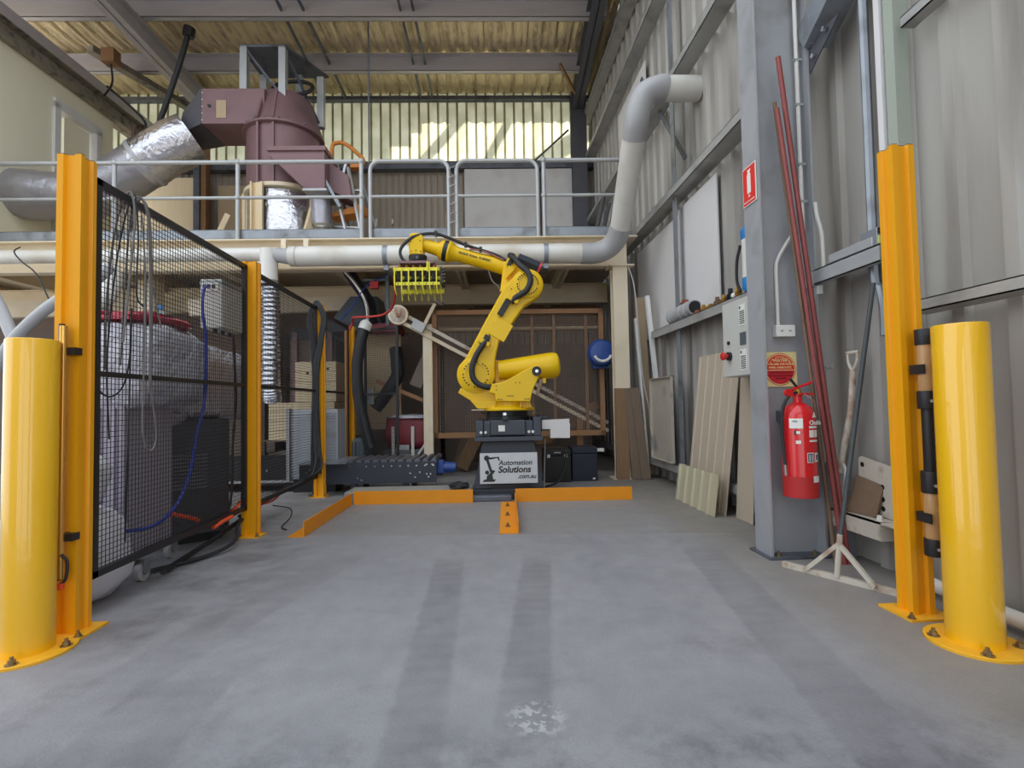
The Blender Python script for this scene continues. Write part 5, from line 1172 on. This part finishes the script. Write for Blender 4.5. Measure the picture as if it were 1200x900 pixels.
# red bags on a white trestle
rbg = thing('red_bag', 'red plastic-covered bag on the white trestle behind the conveyor', 'bag', (-1.2, 6.9, .3))
MB().lump((-1.2, 6.9, .58), (.66, .4, .44), 4.0, 20, 12, .03, 8).build('bag', 'bag_red', rbg, smooth=True)
MB().lump((-1.2, 6.86, .78), (.6, .36, .06), 3.0, 18, 8, .05, 8).build('plastic_top', 'shrink_wrap', rbg, smooth=True)
tr = thing('white_trestle', 'white tubular trestle legs in front of the red bag', 'trestle', (-1.2, 6.65, 0))
for x in (-1.38, -1.13):
    MB().cyl((x, 6.64, 0), (x, 6.64, .66), .022, 10).build('leg', 'white_pvc', tr, smooth=True)
MB().bar((-1.13, 6.64, .2), (-.98, 6.64, .42), .025, .025).build('brace', 'white_pvc', tr)
MB().box(-1.35, -1.18, 6.66, 6.7, .1, .42).build('pad', 'grey_pvc', tr)
MB().box(-1.5, -.9, 6.66, 7.1, .30, .36).build('top', 'galv_dark', tr)
# inclined belt conveyor
ic = thing('inclined_conveyor', 'cream inclined conveyor sloping down to the right behind the robot', 'conveyor', (0, 6.5, 0))
P0, P1 = Vector((-1.22, 6.42, 2.03)), Vector((1.42, 6.75, .60)); D = P1-P0
sl = Vector((0, 0, 1))
for off, m in ((.055, 'rusty_white'), (-.055, 'cream_steel')): MB().bar(P0+sl*off, P1+sl*off, .05, .045).build('side_rail', m, ic)
MB().bar(P0+Vector((0, .05, 0)), P1+Vector((0, .05, 0)), .02, .10).build('belt', 'dark_brown', ic)
MB().bar(P0+Vector((0, .45, .05)), P1+Vector((0, .45, .05)), .05, .06).build('side_rail', 'cream_steel', ic)
pu = MB().lathe([(.12, 0), (.125, .005), (.125, .06), (.12, .065)], (-1.25, 6.36, 2.06), (0, 1, 0), 28).build('pulley', 'cream_steel', ic, smooth=True)
MB().lathe([(.1, 0), (.092, -.004), (.03, -.004), (.03, -.03), (.012, -.035)], (-1.25, 6.358, 2.06), (0, 1, 0), 24).build('hub', 'rusty_white', pu, smooth=True)
MB().cbox((-1.0, 6.39, 1.92), (.16, .05, .12), Matrix.Rotation(R(28), 3, 'Y')).build('clamp_plate', 'galv_light', ic)
MB().bar((-.93, 6.4, 1.93), (-.80, 6.42, 2.2), .05, .04).build('tension_arm', 'cream_steel', ic)
MB().cbox((-.77, 6.42, 2.23), (.16, .08, .05), Matrix.Rotation(R(25), 3, 'Y')).build('tension_block', 'dark_brown', ic)
MB().box(-.96, -.845, 6.46, 6.56, 0, 1.95).build('leg', 'cream_steel', ic)
MB().box(1.0, 1.08, 6.7, 6.78, 0, .78).build('leg', 'timber_brown', ic)
MB().bar((-1.6, 6.7, 1.25), (-.9, 6.7, .95), .05, .05).build('brace', 'timber_brown', ic)
for t in (.55, ): MB().bar(P0+D*t+Vector((.25, 0, -.2)), P0+D*t+Vector((.38, 0, .22)), .1, .04).build('support_bracket', 'plywood', ic)
MB().cbox((-.98, 6.75, 1.45), (.16, .12, .6), Matrix.Rotation(R(24), 3, 'Y')).build('chute_plate', 'dark_void', ic)
# timber-framed mesh screen
ms = thing('mesh_screen', 'brown timber-framed wire mesh screen behind the robot', 'screen', (.3, 6.62, .5))
for x0, x1 in ((-.86, -.80), (1.30, 1.36)): MB().box(x0, x1, 6.60, 6.65, .50, 2.15).build('stile', 'timber_brown', ms)
MB().box(-.86, 1.36, 6.60, 6.65, 2.09, 2.15).build('rail', 'timber_brown', ms)
MB().box(-.86, 1.36, 6.60, 6.65, .50, .57).build('rail', 'timber_brown', ms)
for x in (.42, .70, 1.12): MB().box(x, x+.035, 6.66, 6.70, .57, 2.09).build('stud', 'timber_brown', ms)
MB().box(-.80, 1.30, 6.67, 6.70, 1.9, 1.93).build('mid_rail', 'tan_board', ms)
b = MB(); p = .032
for i in range(1, int(2.1/p)): b.box(-.80+i*p-.0023, -.80+i*p+.0023, 6.62, 6.624, .57, 2.09)
for i in range(1, int(1.52/p)): b.box(-.80, 1.30, 6.62, 6.624, .57+i*p-.0023, .57+i*p+.0023)
b.build('wire_mesh', 'screen_wire', ms, kind='stuff')
# timber and clutter inside the screened bay
for lab, p, q, w, m in (('dark plank leaning inside the screened bay, left', (-.6, 7.4, 0), (-.2, 7.6, 1.5), .2, 'timber_grey'), ('brown plank sloping low inside the screened bay', (.2, 7.2, .1), (1.4, 7.4, .9), .12, 'timber_brown'), ('short brown board propped low behind the pedestal', (-.55, 7.1, .05), (-.2, 7.3, .75), .18, 'timber')):
    MB().bar(p, q, w, .04, (0, 1, 0)).build('stored_plank', m, label=lab, cat='plank')
MB().box(-.9, 1.5, 8.4, 9.0, 0, 1.9).build('shade_block', 'dark_void', label='dark block standing in for shade at the back of the screened bay', cat='cabinet')  # these dark blocks fill the deep bays in place of real shade
MB().box(-2.2, -1.0, 8.6, 9.2, 0, 2.1).build('shade_block', 'dark_void', label='dark block standing in for shade behind the open gate', cat='cabinet')
MB().box(.2, .8, 6.8, 7.3, .0, .35).build('low_box', 'dark_brown', label='low brown box behind the pedestal under the mesh screen', cat='box')
# blue reel near the cream post
br = thing('blue_reel', 'blue rounded reel hanging at the top right of the mesh screen', 'reel', (1.3, 6.5, 1.35))
MB().lathe([(.13, 0), (.17, .02), (.18, .10), (.15, .16), (.06, .18)], (1.30, 6.56, 1.55), (0, -1, 0), 24).build('drum', 'blue_paint', br, smooth=True)
MB().tube([(1.30+.11*math.cos(R(a)), 6.37, 1.55+.11*math.sin(R(a))) for a in range(200, 341, 14)], .018, 8).build('handle', 'label_white', br, smooth=True)
MB().box(1.2, 1.4, 6.5, 6.6, 1.36, 1.45).build('foot', 'blue_paint', br)
# tool boxes on the floor behind the pedestal
for lab, x0, x1, y0, z1, m in (('black case with silver latches on the floor right of the pedestal', .50, .82, 6.0, .38, 'ink'), ('dark blue case farther right of the pedestal', .84, 1.14, 6.05, .40, 'navy_box')):
    t = thing('tool_case', lab, 'case', ((x0+x1)/2, y0+.15, 0), 'cases on the floor by the pedestal')
    MB().box(x0, x1, y0, y0+.3, 0, z1*.8).build('body', m, t, bevel=.008); MB().box(x0, x1, y0, y0+.3, z1*.81, z1).build('lid', m, t, bevel=.008)
    if m == 'ink':
        for x in (x0+.04, x1-.08): MB().box(x, x+.035, y0-.006, y0, z1*.76, z1*.86).build('latch', 'label_white', t)
        MB().box(x0+.12, x1-.12, y0-.01, y0, z1*.9, z1*.93).build('handle', 'galv_light', t)
    else: MB().box(x1-.06, x1-.03, y0-.004, y0, .02, .04).build('badge', 'label_white', t)
MB().box(1.17, 1.25, 6.2, 6.23, .33, .37).build('white_tag', 'label_white', label='small white tag on the screen rail by the dark blue case', cat='tag')
hose('cable', [(.75, 5.9, .38), (.72, 5.8, .2), (.62, 5.65, .06), (.45, 5.5, .03)], .012, 'black_rubber', 'black cable from the black case to the pedestal', 'cable', fr='B')

# ================================================================== white pipework along the mezzanine edge
frame('B')
wp = thing('white_duct', 'big white pipe along the mezzanine edge, rising and elbowing into the side wall', 'pipe', (-.6, 6.05, 2.6))
r = .118; zc = 2.715; yc = 6.06
MB().cyl((-2.45, yc, zc), (1.15, yc, zc), r, 28).build('main_pipe', 'white_pvc', wp, smooth=True)
MB().cyl((-9, yc+.02, 2.75), (-2.6, yc+.02, 2.75), .078, 20).build('left_pipe', 'white_pvc', wp, smooth=True)
MB().tube([(-2.62, yc, 2.735), (-2.5, yc, 2.72), (-2.36, yc, zc)], [.085, .09, r*1.03], 24).build('reducer', 'grey_pvc', wp, smooth=True)
t_ = MB().cyl((-2.70, yc, 2.80), (-2.70, yc, 2.42), .10, 20).build('tee_branch', 'white_pvc', wp, smooth=True)
MB().lathe([(.108, 0), (.108, .05)], (-2.70, yc, 2.38), seg=20).build('branch_collar', 'foil_dull', t_, smooth=True)
for x in (-1.35, .55):
    b = MB(); b.lathe([(r*1.04, 0), (r*1.04, .055)], (x, yc, zc), (1, 0, 0), 28); b.box(x, x+.055, yc+.02, 6.33, zc-r-.06, zc-r-.045); b.box(x, x+.055, yc-.02, yc+.02, zc-r-.06, zc-r); b.build('pipe_band', 'galv', wp, smooth=True)
EL = smooth_path([(1.0, yc, zc), (1.17, yc, zc), (1.32, yc-.03, zc+.05), (1.40, yc-.12, zc+.13), (1.43, yc-.24, zc+.24)], 6)
MB().tube(EL, r*1.05, 28).build('lower_elbow', 'grey_pvc', wp, smooth=True)
def toB(v): c, k = math.cos(YAW), math.sin(YAW); return Vector((v[0]*c - v[1]*k, v[0]*k + v[1]*c, v[2]))
RB_ = EL[-1]; TP = toB((1.575, 4.98, 3.66))
MB().cyl(RB_ - (TP-RB_).normalized()*.05, TP, r, 28).build('riser', 'white_pvc', wp, smooth=True)
EU = smooth_path([TP-(TP-RB_).normalized()*.08, toB((1.575, 4.93, 3.72)), toB((1.60, 4.89, 3.86)), toB((1.67, 4.87, 3.97)), toB((1.80, 4.86, 4.02)), toB((1.86, 4.86, 4.02))], 6)
MB().tube(EU, r*1.05, 28).build('upper_elbow', 'grey_pvc', wp, smooth=True)
MB().cyl(toB((1.85, 4.86, 4.02)), toB((2.19, 4.85, 4.02)), r, 28).build('wall_stub', 'white_pvc', wp, smooth=True)
# ---- pipes at far left under the mezzanine
G = 'grey pipes under the left end of the mezzanine'
hose('bent_pipe', [(-3.15, 4.52, 2.17), (-3.3, 4.5, 2.02), (-3.55, 4.5, 1.88), (-3.75, 4.5, 1.72), (-3.93, 4.5, 1.52), (-4.05, 4.5, 1.3)], .046, 'grey_pvc', 'grey pipe curving down behind the left bollard', 'pipe', group=G, seg=16, fr='A')
hose('bent_pipe', [(-4.35, 4.6, 2.2), (-4.15, 4.6, 1.9), (-3.98, 4.55, 1.6), (-3.9, 4.52, 1.48)], .046, 'grey_pvc', 'grey pipe coming down from the left edge into the curved one', 'pipe', group=G, seg=16, fr='A')
hose('bent_pipe', [(-4.52, 6.0, 2.6), (-4.46, 5.98, 2.45), (-4.5, 5.95, 2.25), (-4.65, 5.9, 2.1)], .10, 'white_pvc', 'fat white pipe elbow hanging behind the fence near the left post', 'pipe', seg=16, fr='B')
hose('wire', [(-5.45, 5.92, 2.82), (-5.5, 5.9, 2.76), (-5.42, 5.9, 2.65), (-5.25, 5.9, 2.5), (-5.1, 5.9, 2.2)], .008, 'black_rubber', 'thin black wire hooked over the white pipe at far left', 'wire', fr='B')
MB().box(-8.5, -3.4, 8.2, 8.28, 0, 2.5).build('shade_panel', 'dark_brown', label='dark brown panel added as shade deep under the left end of the mezzanine', cat='partition')  # dark panel added to deepen the shade under the deck
# ================================================================== upper level: dust extractor, ducts, stepladder
frame('B')
de = thing('dust_extractor', 'tall maroon dust extractor with foil-wrapped drum on the mezzanine', 'machine', (-3.2, 7.7, 3.005))
cx, cy = -3.22, 7.75
f = 7.3; 
# lower drum, wrapped in foil, on cream legs
MB().lathe([(.56, 3.02), (.56, 4.02), (.53, 4.08)], (cx+.05, cy, 0), seg=40).build('drum', 'foil', de, smooth=True)
MB().lathe([(.58, 4.05), (.60, 4.06), (.60, 4.11), (.56, 4.13)], (cx+.05, cy, 0), seg=40).build('drum_ring', 'cream_steel', de, smooth=True)
for a, w in ((-108, .15), (-30, .11), (-165, .11), (60, .11)):
    x, y = cx+.05+.60*math.cos(R(a)), cy+.60*math.sin(R(a))
    b = MB(); b.bar((x, y, 3.01), (x, y, 4.1), w, .04, (math.cos(R(a)), math.sin(R(a)), 0))
    b.bar((x-w*.5, y-.03, 3.01), (x-w*.5, y-.03, 4.1), .02, .05); b.bar((x+w*.5, y-.03, 3.01), (x+w*.5, y-.03, 4.1), .02, .05)
    b.build('leg', 'cream_timber', de)
for p, q in (((-4.15, 7.3, 3.01), (-3.92, 7.45, 3.75)), ((-2.75, 7.1, 3.01), (-2.6, 7.3, 3.9))): MB().bar(p, q, .07, .07).build('brace', 'cream_timber', de)
# maroon body
MB().lathe([(.50, 4.10), (.52, 4.2), (.52, 5.02)], (cx, cy, 0), seg=40).build('lower_body', 'maroon', de, smooth=True)
MB().lathe([(.56, 5.0), (.58, 5.01), (.58, 5.04), (.56, 5.05)], (cx, cy, 0), seg=40).build('body_flange', 'maroon', de, smooth=True)
MB().lathe([(.55, 5.05), (.37, 5.58), (.35, 5.60)], (cx+.02, cy, 0), seg=40).build('upper_cone', 'maroon', de, smooth=True)
b = MB()
for x in (-.16, .06): b.bar((cx+x, cy-.53, 4.1), (cx+x, cy-.53, 5.0), .03, .03); b.bar((cx+x, cy-.55, 5.05), (cx+x*.8, cy-.38, 5.56), .03, .03)
b.build('seam', 'maroon', de)
for k in range(9):
    a = R(-165+18*k); MB().cyl((cx+.57*math.cos(a), cy+.57*math.sin(a), 5.04), (cx+.57*math.cos(a), cy+.57*math.sin(a), 5.06), .018, 8).build('bolt', 'galv_dark', de)
# inlet box at left with transition
MB().box(-4.22, cx-.1, 7.3, 7.95, 5.02, 5.54).build('inlet_box', 'maroon', de, bevel=.01)
MB().box(-4.0, -3.86, 7.292, 7.3, 5.10, 5.36).build('rating_plate', 'brass' if 0 else 'tan_board', de)
MB().cyl((-4.1, 7.3, 5.28), (-4.1, 7.28, 5.28), .02, 8).build('plug', 'black_metal', de)
frustum_v = [(-4.22, 7.3, 5.02), (-4.22, 7.95, 5.02), (-4.22, 7.95, 5.54), (-4.22, 7.3, 5.54), (-4.62, 7.42, 4.92), (-4.62, 7.9, 4.92), (-4.55, 7.9, 5.26), (-4.55, 7.42, 5.26)]
MB().add(frustum_v, [(0, 1, 2, 3), (7, 6, 5, 4), (0, 4, 5, 1), (1, 5, 6, 2), (2, 6, 7, 3), (3, 7, 4, 0)]).build('transition', 'beam_dark', de)
for k in range(5): MB().cyl((-4.20, 7.3, 5.07+.1*k), (-4.20, 7.29, 5.07+.1*k), .012, 8).build('bolt', 'galv_light', de)
# outlet chute on the right
MB().xz([(-3.12, 4.47), (-2.36, 4.47), (-2.36, 3.92), (-2.62, 3.92), (-3.12, 4.40)], 7.0, 7.5).build('chute', 'maroon', de, bevel=.008)
MB().box(-3.14, -2.34, 6.97, 7.53, 4.46, 4.52).build('chute_flange', 'maroon', de)
MB().box(-2.66, -2.33, 6.98, 7.52, 3.90, 3.93).build('chute_lip', 'galv_light', de)
MB().xz([(-2.36, 4.4), (-2.1, 4.2), (-2.05, 3.85), (-2.36, 4.0)], 7.2, 7.6).build('rear_chute', 'maroon', de)
MB().bar((-2.40, 7.1, 4.1), (-2.20, 7.15, 3.72), .10, .04).build('slide_plate', 'galv', de)
MB().cyl((-2.5, 7.25, 3.92), (-2.48, 7.25, 3.5), .14, 18).build('outlet_pipe', 'foil_dull', de, smooth=True)
corr = [(.11+.03*(i % 2), 3.02+.045*i) for i in range(12)]
MB().lathe(corr, (-2.48, 7.25, 0), seg=20).build('flexible_outlet', 'chrome', de, smooth=True)
# open steel head frame
x0, x1, y0, y1 = -3.66, -3.10, 7.42, 8.05
for x in (x0, x1):
    for y in (y0, y1): MB().box(x-.05, x+.05, y-.05, y+.05, 5.4, 6.22).build('frame_leg', 'galv_light', de)
MB().box(-2.78, -2.68, 7.9, 8.0, 5.3, 6.1).build('frame_leg', 'galv_light', de)
MB().add([(x0-.05, y0-.05, 6.2), (x1+.05, y0-.05, 6.2), (-2.66, 8.1, 6.2), (x0-.05, 8.1, 6.2), (x0-.05, y0-.05, 6.24), (x1+.05, y0-.05, 6.24), (-2.66, 8.1, 6.24), (x0-.05, 8.1, 6.24)],
         [(3, 2, 1, 0), (4, 5, 6, 7), (0, 1, 5, 4), (1, 2, 6, 5), (2, 3, 7, 6), (3, 0, 4, 7)]).build('frame_top', 'galv_dark', de)
for p, q in (((x0+.05, y0, 6.15), (x1+.02, y0+.2, 5.45)), ((x1+.05, y0+.1, 6.1), (-2.75, 7.9, 5.35)), ((x0+.05, y1, 5.6), (x0+.25, y1, 6.1))): MB().bar(p, q, .03, .03).build('frame_brace', 'galv_dark', de)
wh = MB().tube([(-3.08+.30*math.cos(R(a)), 7.72+.1*math.sin(R(a)), 5.80+.17*math.sin(R(a))) for a in range(0, 361, 15)], .028, 8, cap=False).build('drive_wheel', 'black_rubber', de, smooth=True)
MB().box(-3.45, -3.2, 7.7, 7.8, 5.58, 5.66).build('bracket', 'red_dull', de)
# silver ducts
hose_l = lambda *a, **k: None
def duct(name, pts, r, m, label, n=5, seg=24, jit=.03):
    p = smooth_path(pts, n); rnd = random.Random(11)
    return MB().tube(p, [r*(1+rnd.uniform(-jit, jit)) for _ in p], seg).build(name, m, smooth=True, label=label, cat='duct')
dg = thing('silver_duct', 'fat silver foil duct slanting up to the maroon machine', 'duct', (-5.0, 7.4, 4.2))
MB().tube([(-5.75, 7.35, 4.0), (-5.05, 7.4, 4.50)], .33, 28).build('lower_section', 'foil_dull', dg, smooth=True)
MB().tube([(-5.12, 7.4, 4.45), (-5.05, 7.4, 4.50), (-4.85, 7.42, 4.65), (-4.65, 7.45, 4.79), (-4.45, 7.5, 4.93)], [.335, .345, .335, .35, .335], 32).build('upper_section', 'foil', dg, smooth=True)
MB().lathe([(.35, 0), (.355, .03), (.35, .06)], (-5.08, 7.4, 4.48), (.81, .03, .58), 28).build('joint_band', 'galv_light', dg, smooth=True)
duct('silver_duct', [(-7.2, 7.0, 3.93), (-6.8, 7.02, 3.92), (-6.2, 7.1, 3.90), (-5.85, 7.2, 3.93), (-5.6, 7.35, 4.1)], .33, 'foil_dull', 'fat horizontal silver duct at the far left of the mezzanine')
MB().lathe([(.345, 0), (.36, .02), (.36, .10), (.345, .12)], (-6.75, 7.02, 3.92), (1, 0, 0), 28).build('duct_band', 'foil', smooth=True, label='crumpled bright foil band around the horizontal silver duct', cat='band')
MB().tube(smooth_path([(-4.98, 7.5, 4.85), (-4.95, 7.5, 5.1), (-4.82, 7.5, 5.5), (-4.66, 7.5, 6.0), (-4.53, 7.5, 6.48)]),   .038, 12).build('dark_pipe', 'black_rubber', smooth=True, label='dark pipe slanting up from the silver duct to the roof', cat='pipe')
MB().cyl((-4.53, 7.5, 6.45), (-4.50, 7.5, 6.58), .08, 10).build('pipe_end', 'black_metal', label='black end fitting of the dark slanting pipe under the roof', cat='fitting')
hose('thin_hose', [(-6.0, 7.9, 5.95), (-5.6, 7.8, 5.6), (-5.3, 7.7, 5.3), (-5.2, 7.6, 5.1)], .018, 'black_rubber', 'thin black hose drooping from the eave beam to the silver duct', 'hose', fr='B')
frame('B')
# stepladder with orange top and shelf
sl_ = thing('stepladder', 'aluminium stepladder with orange top and tray on the mezzanine', 'stepladder', (-2.15, 7.7, 3.005))
for p, q in (((-2.16, 7.32, 4.45), (-2.28, 7.3, 3.93)), ((-2.28, 7.3, 3.93), (-2.05, 7.25, 3.02)), ((-2.14, 7.34, 4.38), (-1.86, 7.25, 3.02)), ((-2.08, 7.6, 4.5), (-1.72, 8.0, 3.02)), ((-2.40, 7.6, 4.62), (-2.2, 8.1, 3.02))): MB().bar(p, q, .05, .03).build('rail', 'stepladder_alu', sl_)
MB().tube(smooth_path([(-2.45, 7.5, 4.35), (-2.42, 7.5, 4.75), (-2.35, 7.5, 4.83), (-2.2, 7.5, 4.80), (-1.98, 7.5, 4.60), (-1.96, 7.5, 4.5)]), .03, 8).build('top_hoop', 'stepladder_orange', sl_, smooth=True)
MB().box(-2.14, -2.0, 7.45, 7.6, 4.44, 4.56).build('top_cap', 'stepladder_orange', sl_)
MB().add([(-2.42, 7.35, 3.66), (-1.95, 7.35, 3.74), (-1.95, 7.75, 3.80), (-2.42, 7.75, 3.72), (-2.42, 7.35, 3.70), (-1.95, 7.35, 3.86), (-1.95, 7.75, 3.92), (-2.42, 7.75, 3.80)],
         [(3, 2, 1, 0), (4, 5, 6, 7), (0, 1, 5, 4), (1, 2, 6, 5), (2, 3, 7, 6), (3, 0, 4, 7)]).build('tray', 'stepladder_orange', sl_)
for z in (3.3, 3.55, 4.1): MB().bar((-2.46, 7.42, z), (-1.95, 7.42, z-.03), .06, .025).build('step', 'stepladder_alu', sl_)
MB().tube(smooth_path([(-2.5, 7.2, 3.08), (-2.2, 7.1, 3.1), (-1.8, 7.1, 3.12), (-1.5, 7.1, 3.06)]), .02, 8).build('black_hose', 'black_rubber', smooth=True, label='black hose lying at the feet of the stepladder', cat='hose')
MB().cyl((-1.9, 7.6, 3.02), (-1.9, 7.6, 6.9), .012, 6).build('hanging_rod', 'galv_dark', label='thin dark rod hanging from the roof beside the stepladder', cat='rod')
MB().tube([(-.55+.05*math.cos(a*.9), 6.36+.05*math.sin(a*.9), 3.12+.05*a*.33) for a in range(0, 50)], .006, 5).build('wire_tie', 'galv_light', label='loose wire wound round the two hoop posts of the guardrail', cat='wire')
# clutter by the corner
st = thing('steel_offcut', 'dark steel offcuts leaning in the corner behind the rising pipe', 'offcuts', (1.55, 7.0, 3.005))
for k in range(3): MB().bar((1.30+.09*k, 6.9, 3.01), (1.52+.07*k, 7.1, 3.85-.12*k), .05, .03).build('bar', 'beam_dark', st)

# ================================================================== lettering to mesh
dg_ = bpy.context.evaluated_depsgraph_get()
for o in [o for o in S.objects if o.type == 'FONT']:
    me = bpy.data.meshes.new_from_object(o.evaluated_get(dg_)); n = bpy.data.objects.new('lettering', me); COL.objects.link(n)
    n.parent = o.parent; n.matrix_local = o.matrix_local.copy(); nm = o.name
    bpy.data.objects.remove(o); n.name = nm
